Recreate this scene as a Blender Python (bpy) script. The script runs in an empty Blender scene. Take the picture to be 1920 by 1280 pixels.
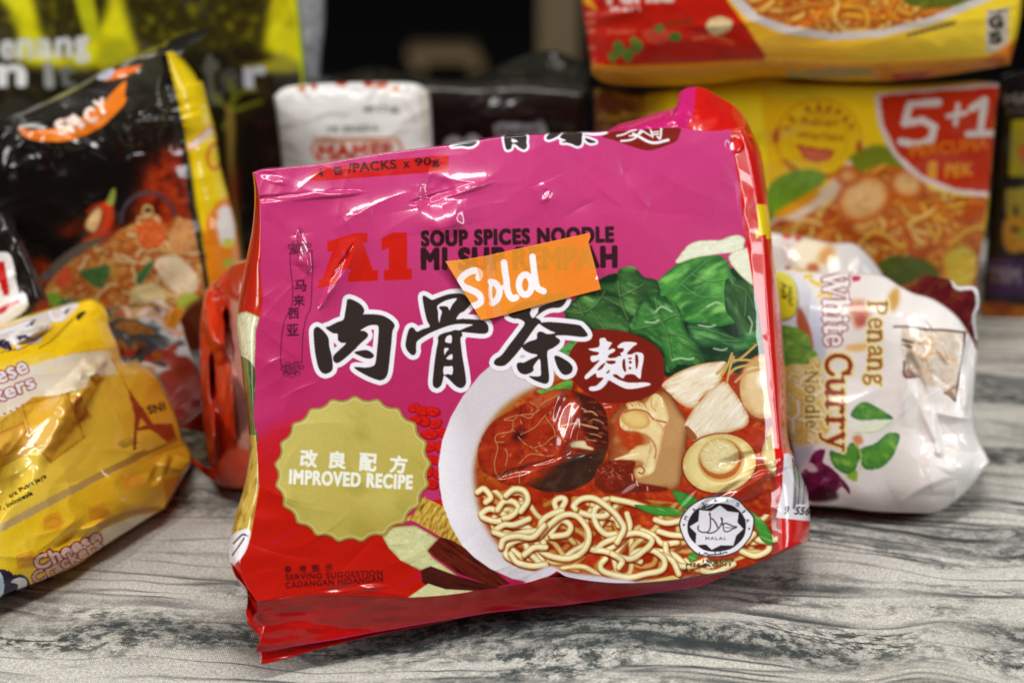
import bpy, math, random
import numpy as np

scene = bpy.context.scene
C = scene.collection
# ------------------------------------------------------------------ camera
EYE = np.array([0.0, 0.0, 0.43]); PITCH = math.radians(20.0); FPX = 4000.0
cam_d = bpy.data.cameras.new('camera'); cam = bpy.data.objects.new('camera', cam_d); C.objects.link(cam)
cam.location = EYE; cam.rotation_euler = (math.radians(90) - PITCH, 0, 0)
cam_d.sensor_width = 36.0; cam_d.lens = 36.0 * FPX / 1920.0
cam_d.clip_start = 0.01; cam_d.clip_end = 60
cam_d.dof.use_dof = True; cam_d.dof.focus_distance = 0.925; cam_d.dof.aperture_fstop = 5.4
cam_d.dof.aperture_blades = 8
scene.camera = cam
# ------------------------------------------------------------------ world, lamps, exposure
world = bpy.data.worlds.new('World'); scene.world = world; world.use_nodes = True
bg = world.node_tree.nodes['Background']; bg.inputs[0].default_value = (0.9, 0.95, 1.0, 1); bg.inputs[1].default_value = 0.025

def area(name, loc, aim, sx, sy, power, col=(1, 1, 1)):
    d = bpy.data.lights.new(name, 'AREA'); d.shape = 'RECTANGLE'; d.size = sx; d.size_y = sy
    d.energy = power; d.color = col
    o = bpy.data.objects.new(name, d); C.objects.link(o); o.location = loc
    v = np.array(aim, float) - np.array(loc, float)
    import mathutils
    o.rotation_euler = mathutils.Vector(v).to_track_quat('-Z', 'Y').to_euler()
    return o

area('ceiling_lamp', (0.15, 0.60, 1.75), (0.0, 0.95, 0.05), 1.0, 0.20, 16, (1.0, 0.97, 0.93))
area('ceiling_tube', (-0.35, 1.15, 1.7), (0.0, 1.0, 0.0), 1.2, 0.08, 7, (1.0, 0.97, 0.93))
area('side_fill', (-1.5, 0.05, 1.0), (0.1, 1.15, 0.12), 0.7, 0.8, 19, (1.0, 0.98, 0.95))  # fill lamp added at the left to brighten the packs at the back
area('window_light', (1.55, 0.60, 0.85), (0.05, 1.0, 0.10), 0.28, 1.0, 11.5, (0.96, 0.98, 1.0))
scene.view_settings.view_transform = 'Standard'; scene.view_settings.look = 'None'
scene.view_settings.exposure = 0.28; scene.view_settings.gamma = 1.0
try: scene.view_settings.use_curve_mapping = False
except Exception: pass
scene.cycles.max_bounces = 6; scene.cycles.transparent_max_bounces = 8
scene.cycles.sample_clamp_indirect = 4.0

# ------------------------------------------------------------------ tracing: a photo pixel and a real plane give a real point
cp, sp = math.cos(PITCH), math.sin(PITCH)
AX = np.array([1.0, 0, 0]); AF = np.array([0, cp, -sp]); AU = np.array([0, sp, cp])

def rays(px):
    px = np.asarray(px, float)
    return AF + ((px[..., 0:1] - 960) / FPX) * AX + ((640 - px[..., 1:2]) / FPX) * AU

def on_table(px, z=0.0):
    r = rays(np.array(px, float)); return EYE + r * ((z - EYE[2]) / r[..., 2:3])

class Plane:
    """a pack's front plane: origin, unit normal towards the viewer's side"""
    def __init__(s, o, n): s.o = np.array(o, float); s.n = np.array(n, float) / np.linalg.norm(n)
    def at(s, px, h=0.0):
        r = rays(px); h = np.asarray(h, float)
        num = ((s.o - EYE) @ s.n + h)
        return EYE + r * (num / (r @ s.n))[..., None]

def plane_base(a, za, b, zb, lean):
    A, B = on_table(a, za), on_table(b, zb); e = (B - A) / np.linalg.norm(B - A)
    n0 = np.cross(e, (0, 0, 1.0)); n0 /= np.linalg.norm(n0)          # horizontal, towards the viewer
    up = np.cross(n0, e) * -1.0
    if up[2] < 0: up = -up
    l = math.radians(lean)
    return Plane(A, n0 * math.cos(l) + up * math.sin(l))

def plane_yaw(x, y, yaw, lean, z=0.0):
    yw, l = math.radians(yaw), math.radians(lean)
    n0 = np.array([math.sin(yw), -math.cos(yw), 0])
    return Plane((x, y, z), n0 * math.cos(l) + np.array([0, 0, math.sin(l)]))

# ------------------------------------------------------------------ numeric helpers
def hash2(ix, iy, seed):
    n = (ix.astype(np.int64) * 374761393 + iy.astype(np.int64) * 668265263 + seed * 974634777) & 0x7fffffff
    n = ((n ^ (n >> 13)) * 1274126177) & 0x7fffffff
    return ((n ^ (n >> 16)) & 0xffff) / 65535.0

def noise(x, y, seed=0):
    """gradient noise, about -1..1"""
    x = np.asarray(x, float); y = np.asarray(y, float)
    ix, iy = np.floor(x), np.floor(y); fx, fy = x - ix, y - iy
    ux, uy = fx * fx * fx * (fx * (fx * 6 - 15) + 10), fy * fy * fy * (fy * (fy * 6 - 15) + 10)
    def g(ax, ay):
        a = hash2(ix + ax, iy + ay, seed) * 2 * math.pi
        return np.cos(a) * (fx - ax) + np.sin(a) * (fy - ay)
    r0 = g(0, 0) * (1 - ux) + g(1, 0) * ux; r1 = g(0, 1) * (1 - ux) + g(1, 1) * ux
    return (r0 * (1 - uy) + r1 * uy) * 1.6

def fbm(x, y, seed=0, octv=3):
    s = 0; a = 1.0
    for i in range(octv):
        s = s + a * noise(x * 2 ** i, y * 2 ** i, seed + 17 * i); a *= 0.5
    return s

def crumple(x, y, seed=0, octv=3):
    """creased film: facets meeting in ridges"""
    wx = x + 0.35 * noise(x * .8, y * .8, seed + 5); wy = y + 0.35 * noise(x * .8 + 9, y * .8, seed + 6)
    s = 0; a = 1.0
    for i in range(octv):
        s = s + a * (1 - 2.2 * np.abs(noise(wx * 1.9 ** i, wy * 1.9 ** i, seed + 31 * i))); a *= 0.42
    return s

def spline(p, closed=False, n=8):
    p = np.asarray(p, float)
    if len(p) < 3: return p
    if closed: q = np.vstack([p[-1], p, p[0], p[1]])
    else: q = np.vstack([2 * p[0] - p[1], p, 2 * p[-1] - p[-2]])
    t = np.linspace(0, 1, n, endpoint=False)[:, None]; out = []
    for i in range(1, len(q) - 2):
        a, b, c, d = q[i - 1], q[i], q[i + 1], q[i + 2]
        out.append(0.5 * ((2 * b) + (c - a) * t + (2 * a - 5 * b + 4 * c - d) * t * t + (3 * b - a - 3 * c + d) * t ** 3))
    out = np.vstack(out)
    return out if closed else np.vstack([out, p[-1]])

def resample(p, n):
    p = np.asarray(p, float); d = np.r_[0, np.cumsum(np.hypot(*np.diff(p, axis=0).T))]
    t = np.linspace(0, d[-1], n); return np.stack([np.interp(t, d, p[:, 0]), np.interp(t, d, p[:, 1])], 1)

def lin(c): 
    c = np.clip(np.asarray(c, float), 0, 1); return np.where(c <= .04045, c / 12.92, ((c + .055) / 1.055) ** 2.4)

def Z(x0, y0, k, pts): return [(x0 + x / k, y0 + y / k) for x, y in pts]

# ------------------------------------------------------------------ printed sheets: artwork drawn as vectors and colour fields
_tc = {}
def text_tris(s, sp=1.0):
    key = (s, sp)
    if key not in _tc:
        c = bpy.data.curves.new('glyphs', 'FONT'); c.body = s; c.dimensions = '2D'; c.fill_mode = 'BOTH'; c.resolution_u = 6; c.space_character = sp
        o = bpy.data.objects.new('glyphs', c); C.objects.link(o)
        dg = bpy.context.evaluated_depsgraph_get(); e = o.evaluated_get(dg); m = e.to_mesh()
        m.calc_loop_triangles()
        v = np.array([q.co[:2] for q in m.vertices]); t = np.array([q.vertices[:] for q in m.loop_triangles], int)
        e.to_mesh_clear(); bpy.data.objects.remove(o); bpy.data.curves.remove(c)
        _tc[key] = (v, t)
    return _tc[key]

class Sheet:
    def __init__(s, x0, y0, x1, y1, k, bg):
        s.x0, s.y0, s.k = x0, y0, k; s.w, s.h = int((x1 - x0) * k), int((y1 - y0) * k)
        s.a = np.empty((s.h, s.w, 3), np.float32); s.a[:] = np.array(bg) / 255.0
    def tp(s, pts): return (np.asarray(pts, float) - (s.x0, s.y0)) * s.k
    def box(s, p, pad=0):
        x0, y0 = np.floor(p.min(0) - pad).astype(int); x1, y1 = np.ceil(p.max(0) + pad).astype(int) + 1
        x0, x1 = max(0, x0), min(s.w, x1); y0, y1 = max(0, y0), min(s.h, y1)
        return (x0, y0, x1, y1) if x1 > x0 and y1 > y0 else None
    def poly_mask(s, pts, pad=0):
        p = s.tp(pts); b = s.box(p, pad)
        if b is None: return None, None
        x0, y0, x1, y1 = b; m = np.zeros((y1 - y0, x1 - x0), bool); q = np.roll(p, -1, 0)
        for r in range(y1 - y0):
            y = y0 + r + .5; hit = (p[:, 1] <= y) != (q[:, 1] <= y)
            if not hit.any(): continue
            a, c = p[hit], q[hit]
            xs = np.sort(a[:, 0] + (y - a[:, 1]) * (c[:, 0] - a[:, 0]) / (c[:, 1] - a[:, 1])) - x0 - .5
            for i in range(0, len(xs) - 1, 2):
                l, h = int(math.ceil(max(xs[i], 0))), int(math.floor(min(xs[i + 1], x1 - x0 - 1)))
                if h >= l: m[r, l:h + 1] = True
        return m, b
    def tri_mask(s, P, tris, pad=0):
        P = s.tp(P); b = s.box(P, pad)
        if b is None: return None, None
        x0, y0, x1, y1 = b; m = np.zeros((y1 - y0, x1 - x0), bool)
        for t in tris:
            a = P[t] - (x0, y0); lx, ly = np.floor(a.min(0)).astype(int); hx, hy = np.ceil(a.max(0)).astype(int) + 1
            lx, ly = max(lx, 0), max(ly, 0); hx, hy = min(hx, x1 - x0), min(hy, y1 - y0)
            if hx <= lx or hy <= ly: continue
            X, Y = np.meshgrid(np.arange(lx, hx) + .5, np.arange(ly, hy) + .5)
            d = (a[1, 0] - a[0, 0]) * (a[2, 1] - a[0, 1]) - (a[1, 1] - a[0, 1]) * (a[2, 0] - a[0, 0])
            if abs(d) < 1e-9: continue
            u = ((X - a[0, 0]) * (a[2, 1] - a[0, 1]) - (Y - a[0, 1]) * (a[2, 0] - a[0, 0])) / d
            v = ((a[1, 0] - a[0, 0]) * (Y - a[0, 1]) - (a[1, 1] - a[0, 1]) * (X - a[0, 0])) / d
            m[ly:hy, lx:hx] |= (u >= -.02) & (v >= -.02) & (u + v <= 1.02)
        return m, b
    def grid(s, b):
        return np.meshgrid(s.x0 + (np.arange(b[0], b[2]) + .5) / s.k, s.y0 + (np.arange(b[1], b[3]) + .5) / s.k)
    def put(s, m, b, col, alpha=1.0):
        if m is None: return
        v = s.a[b[1]:b[3], b[0]:b[2]]; al = (np.asarray(m, np.float32) * alpha)[..., None]
        v[:] = v * (1 - al) + np.asarray(col, np.float32) * al
    def colour(s, m, b, col, tex=None, edge=None, grad=None):
        c = np.broadcast_to(np.array(col, float) / 255, m.shape + (3,)).copy(); X, Y = s.grid(b)
        if grad:                                  # ((x,y,colour),(x,y,colour))
            (ax, ay, ca), (bx, by, cb) = grad; dx, dy = bx - ax, by - ay
            t = np.clip(((X - ax) * dx + (Y - ay) * dy) / (dx * dx + dy * dy), 0, 1)[..., None]
            c = np.array(ca) / 255 * (1 - t) + np.array(cb) / 255 * t
        if edge:                                  # (colour, width px): rim colour that fades inward
            f = np.clip(blur(m.astype(np.float32), int(edge[1] * s.k)) * 2 - 1, 0, 1)[..., None]
            c = np.array(edge[0]) / 255 * (1 - f) + c * f
        if tex:                                   # list of (seed, wavelength x, wavelength y, colour, amount, bias, rotation)
            for (sd, lx, ly, tc, am, bi, ro) in tex:
                cr, sr = math.cos(math.radians(ro)), math.sin(math.radians(ro))
                n = fbm((X * cr + Y * sr) / lx, (-X * sr + Y * cr) / ly, sd, 3)
                t = np.clip(n * 1.1 + bi, 0, 1)[..., None] * am
                c = c * (1 - t) + np.array(tc) / 255 * t
        return c
    def fill(s, pts, col, alpha=1.0, smooth=True, soft=0, **kw):
        if smooth: pts = spline(pts, True)
        m, b = s.poly_mask(pts, soft * s.k * 2 + 2)
        if m is None: return
        c = s.colour(m, b, col, **kw)
        if soft: m = blur(m.astype(np.float32), max(1, int(soft * s.k)))
        s.put(m, b, c, alpha)
    def ell(s, cx, cy, rx, ry, col, rot=0, **kw):
        t = np.linspace(0, 2 * math.pi, 40, endpoint=False); r = math.radians(rot)
        x, y = rx * np.cos(t), ry * np.sin(t)
        s.fill(np.stack([cx + x * math.cos(r) - y * math.sin(r), cy + x * math.sin(r) + y * math.cos(r)], 1), col, smooth=False, **kw)
    def stroke(s, pts, w, col, rim=None, alpha=1.0, smooth=True, pw=1.0, light=None):
        """a brushed line; with rim it is shaded in print like a round strand"""
        p = np.asarray(spline(pts, False, 6) if smooth else pts, float); P = s.tp(p); b = s.box(P, w * s.k)
        if b is None: return
        D = np.full((b[3] - b[1], b[2] - b[0]), 1e9, np.float32); pad = w * s.k * .5 + 2
        for i in range(len(P) - 1):
            a, c = P[i] - b[:2], P[i + 1] - b[:2]
            lx, ly = np.floor(np.minimum(a, c) - pad).astype(int); hx, hy = np.ceil(np.maximum(a, c) + pad).astype(int) + 1
            lx, ly = max(lx, 0), max(ly, 0); hx, hy = min(hx, D.shape[1]), min(hy, D.shape[0])
            if hx <= lx or hy <= ly: continue
            X, Y = np.meshgrid(np.arange(lx, hx) + .5, np.arange(ly, hy) + .5); d = c - a; L = d @ d + 1e-9
            t = np.clip(((X - a[0]) * d[0] + (Y - a[1]) * d[1]) / L, 0, 1)
            D[ly:hy, lx:hx] = np.minimum(D[ly:hy, lx:hx], np.hypot(X - a[0] - t * d[0], Y - a[1] - t * d[1]))
        r = D / (w * s.k * .5); m = np.clip((1 - r) * w * s.k * .5 + .5, 0, 1)
        c = np.broadcast_to(np.array(col, float) / 255, m.shape + (3,))
        if rim is not None:
            t = np.clip(r, 0, 1)[..., None] ** 2.2
            c = c * (1 - t) + np.array(rim) / 255 * t
        s.put(m, b, c, alpha)
    def text(s, body, p0, p1, hgt, col, bold=0, outline=None, up=None, alpha=1.0, slant=0.0, sp=1.06):
        """the word's own box spans p0 to p1 and is hgt high; outline = (colour, width)"""
        v, t = text_tris(body, sp)
        if not len(t): return
        mn, mx = v.min(0), v.max(0); q = (v - mn) / np.maximum(mx - mn, 1e-6)
        p0, p1 = np.array(p0, float), np.array(p1, float); e = p1 - p0
        if up is None: up = np.array([e[1], -e[0]]) / np.hypot(*e)
        P = p0 + q[:, :1] * e + q[:, 1:] * np.array(up) * hgt + (q[:, 1:] * hgt * slant) * (e / np.hypot(*e))
        r = bold * s.k; ro = (outline[1] * s.k if outline else 0)
        m, b = s.tri_mask(P, t, r + ro + 3)
        if m is None: return
        if r >= .5: m = dilate(m, r)
        if outline: s.put(dilate(m, ro), b, np.array(outline[0]) / 255, alpha)
        s.put(m, b, np.array(col) / 255, alpha)
    def union(s, polys, holes=(), smooth=True, pad=0):
        allp = np.vstack([spline(p, True) if smooth else np.array(p, float) for p in polys]); b = s.box(s.tp(allp), pad * s.k + 3)
        m = np.zeros((b[3] - b[1], b[2] - b[0]), bool)
        for grp, val in ((polys, True), (holes, False)):
            for p in grp:
                q, bb = s.poly_mask(spline(p, True, 6) if smooth else p)
                if q is None: continue
                v = m[bb[1] - b[1]:bb[3] - b[1], bb[0] - b[0]:bb[2] - b[0]]
                v[q[:v.shape[0], :v.shape[1]]] = val
        return m, b
    def cracks(s, pts, wl, col, seed, width, alpha):
        """a network of fine lines inside an outline"""
        m, b = s.poly_mask(spline(pts, True), 2); X, Y = s.grid(b); wx = X + wl * .4 * noise(X / wl / 1.3, Y / wl / 1.3, seed + 3)
        n = np.minimum(np.abs(noise(wx / wl, Y / wl, seed)), np.abs(noise(wx / wl + 31, Y / wl * 1.2, seed + 1)))
        k = np.clip(noise(X / wl / 3, Y / wl / 3, seed + 2) + .6, 0, 1)
        s.put(m * np.clip(1.6 - n / width * 1.6, 0, 1) * k, b, np.array(col) / 255, alpha)
    def sample(s, px):
        """colour of the sheet at points, averaged over about one mesh cell"""
        x = (px[..., 0] - s.x0) * s.k - .5; y = (px[..., 1] - s.y0) * s.k - .5
        x = np.clip(x, 0, s.w - 1.001); y = np.clip(y, 0, s.h - 1.001); ix, iy = x.astype(int), y.astype(int)
        fx, fy = (x - ix)[..., None], (y - iy)[..., None]; a = s.a
        return (a[iy, ix] * (1 - fx) + a[iy, ix + 1] * fx) * (1 - fy) + (a[iy + 1, ix] * (1 - fx) + a[iy + 1, ix + 1] * fx) * fy

def blur(m, r):
    if r < 1: return m
    for _ in range(2):
        for ax in (0, 1):
            p = np.pad(m, [(r + 1, r) if i == ax else (0, 0) for i in (0, 1)], mode='edge'); c = np.cumsum(p, axis=ax, dtype=np.float64)
            n = m.shape[ax]
            hi = np.take(c, range(2 * r + 1, 2 * r + 1 + n), axis=ax); lo = np.take(c, range(0, n), axis=ax)
            m = ((hi - lo) / (2 * r + 1)).astype(np.float32)
    return m

def dilate(m, r):
    out = m
    while r >= .5:
        q = min(r, 5.0); r -= q; k = int(math.ceil(q)); src = np.pad(out, k); acc = np.zeros_like(out); h, w = out.shape
        for dy in range(-k, k + 1):
            for dx in range(-k, k + 1):
                if dx * dx + dy * dy <= q * q + .3: acc |= src[k + dy:k + dy + h, k + dx:k + dx + w]
        out = acc
    return out

LAMP = np.array([0.15, 0.60, 1.75])
def glint(pl, spots, lamp=LAMP):
    """small flat facets of film, each tilted so that it mirrors the ceiling lamp: (x, y, half length, half width, angle)"""
    u = np.cross((0, 0, 1.0), pl.n); u /= np.linalg.norm(u); w = np.cross(pl.n, u); fs = []
    for cx, cy, rx, ry, ro in spots:
        P = pl.at(np.array([cx, cy], float)); v = EYE - P; v /= np.linalg.norm(v); l = lamp - P; l /= np.linalg.norm(l); h = v + l
        fs.append((cx, cy, rx, ry, math.cos(math.radians(ro)), math.sin(math.radians(ro)), P, -(h @ u) / (h @ pl.n), -(h @ w) / (h @ pl.n)))
    def f(x, y):
        H = np.zeros(np.shape(x)); Q = pl.at(np.stack([x, y], -1))
        for cx, cy, rx, ry, c, sn, P, gu, gw in fs:
            a = ((x - cx) * c + (y - cy) * sn) / rx; b = (-(x - cx) * sn + (y - cy) * c) / ry; r = np.sqrt(a * a + b * b) + .22 * noise(x / 24, y / 24, int(cx))
            k = np.clip((2.3 - r) / 1.4, 0, 1); k = k * k * (3 - 2 * k)
            H = H + k * (gu * ((Q - P) @ u) + gw * ((Q - P) @ w))
        return H
    return f

def folds(seed, n, box, length, w, amp, ang=None):
    """scattered sharp fold lines in a film"""
    r = random.Random(seed); L = []
    for i in range(n):
        x, y = r.uniform(box[0], box[2]), r.uniform(box[1], box[3]); a = r.uniform(0, 3.14) if ang is None else math.radians(r.gauss(ang, 25)); l = length * r.uniform(.5, 1.5)
        L.append((x, y, math.cos(a), math.sin(a), l, w * r.uniform(.6, 1.6), amp * r.uniform(.4, 1.2) * r.choice((1, 1, -1))))
    def f(x, y):
        H = np.zeros(np.shape(x))
        for cx, cy, c, sn, l, ww, am in L:
            a = ((x - cx) * c + (y - cy) * sn) / (l * .5); b = (-(x - cx) * sn + (y - cy) * c) + .06 * l * (a * a)
            H = H + am * np.clip(1 - a * a, 0, 1) * np.where(b > 0, np.exp(-np.abs(b) / ww), np.exp(-np.abs(b) / (ww * 2.2)))
        return H
    return f

# ------------------------------------------------------------------ mesh helpers
def build_mesh(name, verts, quads, tris=None, cols=None, mat=None, parent=None):
    me = bpy.data.meshes.new(name); verts = np.asarray(verts, np.float32)
    q = np.asarray(quads, np.int32).reshape(-1, 4); t = np.asarray(tris if tris is not None else [], np.int32).reshape(-1, 3)
    me.vertices.add(len(verts)); me.vertices.foreach_set('co', verts.ravel())
    me.loops.add(q.size + t.size); me.loops.foreach_set('vertex_index', np.r_[q.ravel(), t.ravel()].astype(np.int32))
    me.polygons.add(len(q) + len(t))
    me.polygons.foreach_set('loop_start', np.r_[np.arange(len(q)) * 4, q.size + np.arange(len(t)) * 3].astype(np.int32))
    me.update(calc_edges=True); me.validate()
    if cols is not None:
        at = me.color_attributes.new('print', 'FLOAT_COLOR', 'POINT')
        c = np.ones((len(verts), 4), np.float32); c[:, :3] = lin(cols); at.data.foreach_set('color', c.ravel())
    if mat: me.materials.append(mat)
    o = bpy.data.objects.new(name, me); C.objects.link(o)
    if parent is not None: o.parent = parent; o.matrix_parent_inverse = parent.matrix_world.inverted()
    return o

def thing(name, label, cat, loc, group=None):
    o = bpy.data.objects.new(name, None); C.objects.link(o); o.location = loc; o.empty_display_size = .02
    bpy.context.view_layer.update()
    o['label'] = label; o['category'] = cat
    if group: o['group'] = group
    return o

def gridquads(nr, nc, off=0):
    i = np.arange(nr * nc).reshape(nr, nc) + off
    return np.stack([i[:-1, :-1], i[1:, :-1], i[1:, 1:], i[:-1, 1:]], -1).reshape(-1, 4)

def coons(L, T, R, B, nr, nc):
    L, R = resample(L, nr), resample(R, nr); T, B = resample(T, nc), resample(B, nc)
    s = np.linspace(0, 1, nc)[None, :, None]; t = np.linspace(0, 1, nr)[:, None, None]
    return ((1 - t) * T[None] + t * B[None] + (1 - s) * L[:, None] + s * R[:, None]
            - ((1 - s) * (1 - t) * T[0] + s * (1 - t) * T[-1] + (1 - s) * t * B[0] + s * t * B[-1]))

def perim(L, T, R, B, nr, nc):
    L, R = resample(L, nr), resample(R, nr); T, B = resample(T, nc), resample(B, nc)
    return np.vstack([T[:-1], R[:-1], B[::-1][:-1], L[::-1][:-1]])

def pillow(name, pl, L, T, R, B, out, d1, D, step, sheet, mat, bulge=.006, wr=None, side=None, parent=None, m=8, pw=5, back=None, rim=.03):
    """a film pack: printed front over four traced folds, sides rounding to the widest outline at depth d1, then a back"""
    L, T, R, B = [spline(np.array(q, float), False, 6) for q in (L, T, R, B)]
    ln = lambda q: np.hypot(*np.diff(q, axis=0).T).sum()
    nr = max(8, int(max(ln(L), ln(R)) / step)); nc = max(8, int(max(ln(T), ln(B)) / step))
    F = coons(L, T, R, B, nr, nc)
    s = np.linspace(-1, 1, nc)[None]; t = np.linspace(-1, 1, nr)[:, None]
    H = bulge * (1 - np.abs(s) ** pw) * (1 - np.abs(t) ** pw)
    if wr is not None: H = H + wr(F[..., 0], F[..., 1])
    V = [pl.at(F, H).reshape(-1, 3)]; K = [sheet.sample(F).reshape(-1, 3)]; Q = [gridquads(nr, nc)]
    P0 = perim(L, T, R, B, nr, nc); n = len(P0)
    idx = np.arange(nr * nc).reshape(nr, nc); Hb = np.r_[H[0, :-1], H[:-1, -1], H[-1, ::-1][:-1], H[::-1, 0][:-1]]
    prev = np.r_[idx[0, :-1], idx[:-1, -1], idx[-1, ::-1][:-1], idx[::-1, 0][:-1]]
    if isinstance(out, dict):
        P1 = perim(*[spline(np.array(out[k], float), False, 6) for k in 'LTRB'], nr, nc)
    else:
        g = np.roll(P0, -3, 0) - np.roll(P0, 3, 0); g /= np.maximum(np.hypot(*g.T)[:, None], 1e-6)
        nrm = np.stack([g[:, 1], -g[:, 0]], 1)
        w = np.ones(n) * 1.0
        o4 = out if isinstance(out, (tuple, list)) else (out,) * 4      # left, top, right, bottom
        cnt = [nc - 1, nr - 1, nc - 1, nr - 1]; w = np.r_[np.full(cnt[0], o4[1]), np.full(cnt[1], o4[2]), np.full(cnt[2], o4[3]), np.full(cnt[3], o4[0])].astype(float)
        kk = max(3, n // 60); w = np.convolve(np.r_[w[-kk:], w, w[:kk]], np.ones(2 * kk + 1) / (2 * kk + 1), 'valid')
        P1 = P0 + nrm * w[:, None]
    cen = P0.mean(0); off = nr * nc; ar = np.arange(n)
    sd = None if side is None else np.array(side) / 255.0
    def ring(px, dep, colf):
        nonlocal prev, off
        V.append(pl.at(px, dep)); K.append(colf)
        cur = off + ar; off += n
        Q.append(np.stack([prev, np.roll(prev, -1), np.roll(cur, -1), cur], 1)); prev = cur
    for j in range(1, m + 1):
        a = j / m * math.pi / 2; px = P0 + (P1 - P0) * math.sin(a)
        jig = Hb * (1 - .6 * j / m)
        c = sheet.sample(px) if sd is None else np.broadcast_to(sd, (n, 3))
        ring(px, -d1 * (1 - math.cos(a)) + jig, c)
    bc = np.array(back if back is not None else (side if side is not None else (120, 20, 20))) / 255.0
    for j in range(1, 7):
        a = j / 6 * math.pi / 2; px = P1 + (cen - P1) * (.10 * (1 - math.cos(a)))
        ring(px, -d1 - (D - d1) * math.sin(a) + Hb * .4 * (1 - j / 6), np.broadcast_to(bc, (n, 3)))
    px = cen + (P1 - cen) * .5; ring(px, -D - .001, np.broadcast_to(bc, (n, 3)))
    V.append(pl.at(cen[None], -D - .001)); K.append(bc[None])
    tri = np.stack([prev, np.roll(prev, -1), np.full(n, off)], 1)
    return build_mesh(name, np.vstack(V), np.vstack(Q), tri, np.vstack(K), mat, parent)

def flap(name, pl, A, Bc, ha, hb, step, sheet, mat, parent=None, wr=None, thick=.0004, sag=0.0, smooth=True):
    """a thin strip of film between two traced lines; ha/hb its height off the plane at each"""
    if smooth: A, Bc = spline(np.array(A, float)), spline(np.array(Bc, float))
    ln = lambda q: np.hypot(*np.diff(np.asarray(q, float), axis=0).T).sum()
    nc = max(4, int(max(ln(A), ln(Bc)) / step)); A, Bc = resample(A, nc), resample(Bc, nc)
    nr = max(3, int(np.hypot(*(A - Bc).T).max() / step)); t = np.linspace(0, 1, nr)[:, None, None]
    F = A[None] * (1 - t) + Bc[None] * t; tt = t[..., 0]
    hh = ha + (hb - ha) * tt + sag * np.sin(tt * math.pi)
    if wr is not None: hh = hh + wr(F[..., 0], F[..., 1])
    N = nr * nc; V = np.vstack([pl.at(F, hh).reshape(-1, 3), pl.at(F, hh - thick).reshape(-1, 3)])
    K = sheet.sample(F).reshape(-1, 3); K = np.vstack([K, K])
    q0 = gridquads(nr, nc); i = np.arange(N).reshape(nr, nc)
    b = np.r_[i[0, :-1], i[:-1, -1], i[-1, ::-1][:-1], i[::-1, 0][:-1]]; b2 = np.roll(b, -1)
    Q = np.vstack([q0, q0[:, ::-1] + N, np.stack([b, b2, b2 + N, b + N], 1)])
    return build_mesh(name, V, Q, None, K, mat, parent)

# ------------------------------------------------------------------ materials
def mat(name, rough=.2, base=None, coat=.0, spec=.5, bump=0.0, bscale=300., metal=0.0, alpha=1.0, sat=None):
    m = bpy.data.materials.new(name); m.use_nodes = True; nt = m.node_tree; p = nt.nodes['Principled BSDF']
    p.inputs['Roughness'].default_value = rough; p.inputs['Coat Weight'].default_value = coat; p.inputs['Coat Roughness'].default_value = .04
    p.inputs['Specular IOR Level'].default_value = spec; p.inputs['Metallic'].default_value = metal; p.inputs['Alpha'].default_value = alpha
    if base is None:
        a = nt.nodes.new('ShaderNodeAttribute'); a.attribute_name = 'print'
        # print shows a fine unevenness of ink
        tc = nt.nodes.new('ShaderNodeTexCoord'); n = nt.nodes.new('ShaderNodeTexNoise'); n.inputs['Scale'].default_value = 900
        nt.links.new(tc.outputs['Object'], n.inputs['Vector'])
        mr = nt.nodes.new('ShaderNodeMapRange'); mr.inputs['To Min'].default_value = .9; mr.inputs['To Max'].default_value = 1.1
        nt.links.new(n.outputs['Fac'], mr.inputs['Value'])
        mx = nt.nodes.new('ShaderNodeVectorMath'); mx.operation = 'SCALE'
        nt.links.new(a.outputs['Color'], mx.inputs[0]); nt.links.new(mr.outputs['Result'], mx.inputs['Scale'])
        nt.links.new(mx.outputs['Vector'], p.inputs['Base Color'])
    else: p.inputs['Base Color'].default_value = (*base, 1)
    if bump:
        tc2 = nt.nodes.new('ShaderNodeTexCoord'); n2 = nt.nodes.new('ShaderNodeTexNoise'); n2.inputs['Scale'].default_value = bscale
        n2.inputs['Detail'].default_value = 3; nt.links.new(tc2.outputs['Object'], n2.inputs['Vector'])
        b = nt.nodes.new('ShaderNodeBump'); b.inputs['Strength'].default_value = bump; b.inputs['Distance'].default_value = .001
        nt.links.new(n2.outputs['Fac'], b.inputs['Height']); nt.links.new(b.outputs['Normal'], p.inputs['Normal'])
    return m

FILM = mat('glossy_printed_film', .26, coat=.5, spec=.28, bump=.05, bscale=120)
FILM_DARK = mat('glossy_dark_film', .26, coat=.45, spec=.25, bump=.06, bscale=90)
FILM_SOFT = mat('satin_printed_film', .34, coat=.3, spec=.3, bump=.06, bscale=90)
PAPER = mat('sticker_paper', .45, spec=.3)
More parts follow.
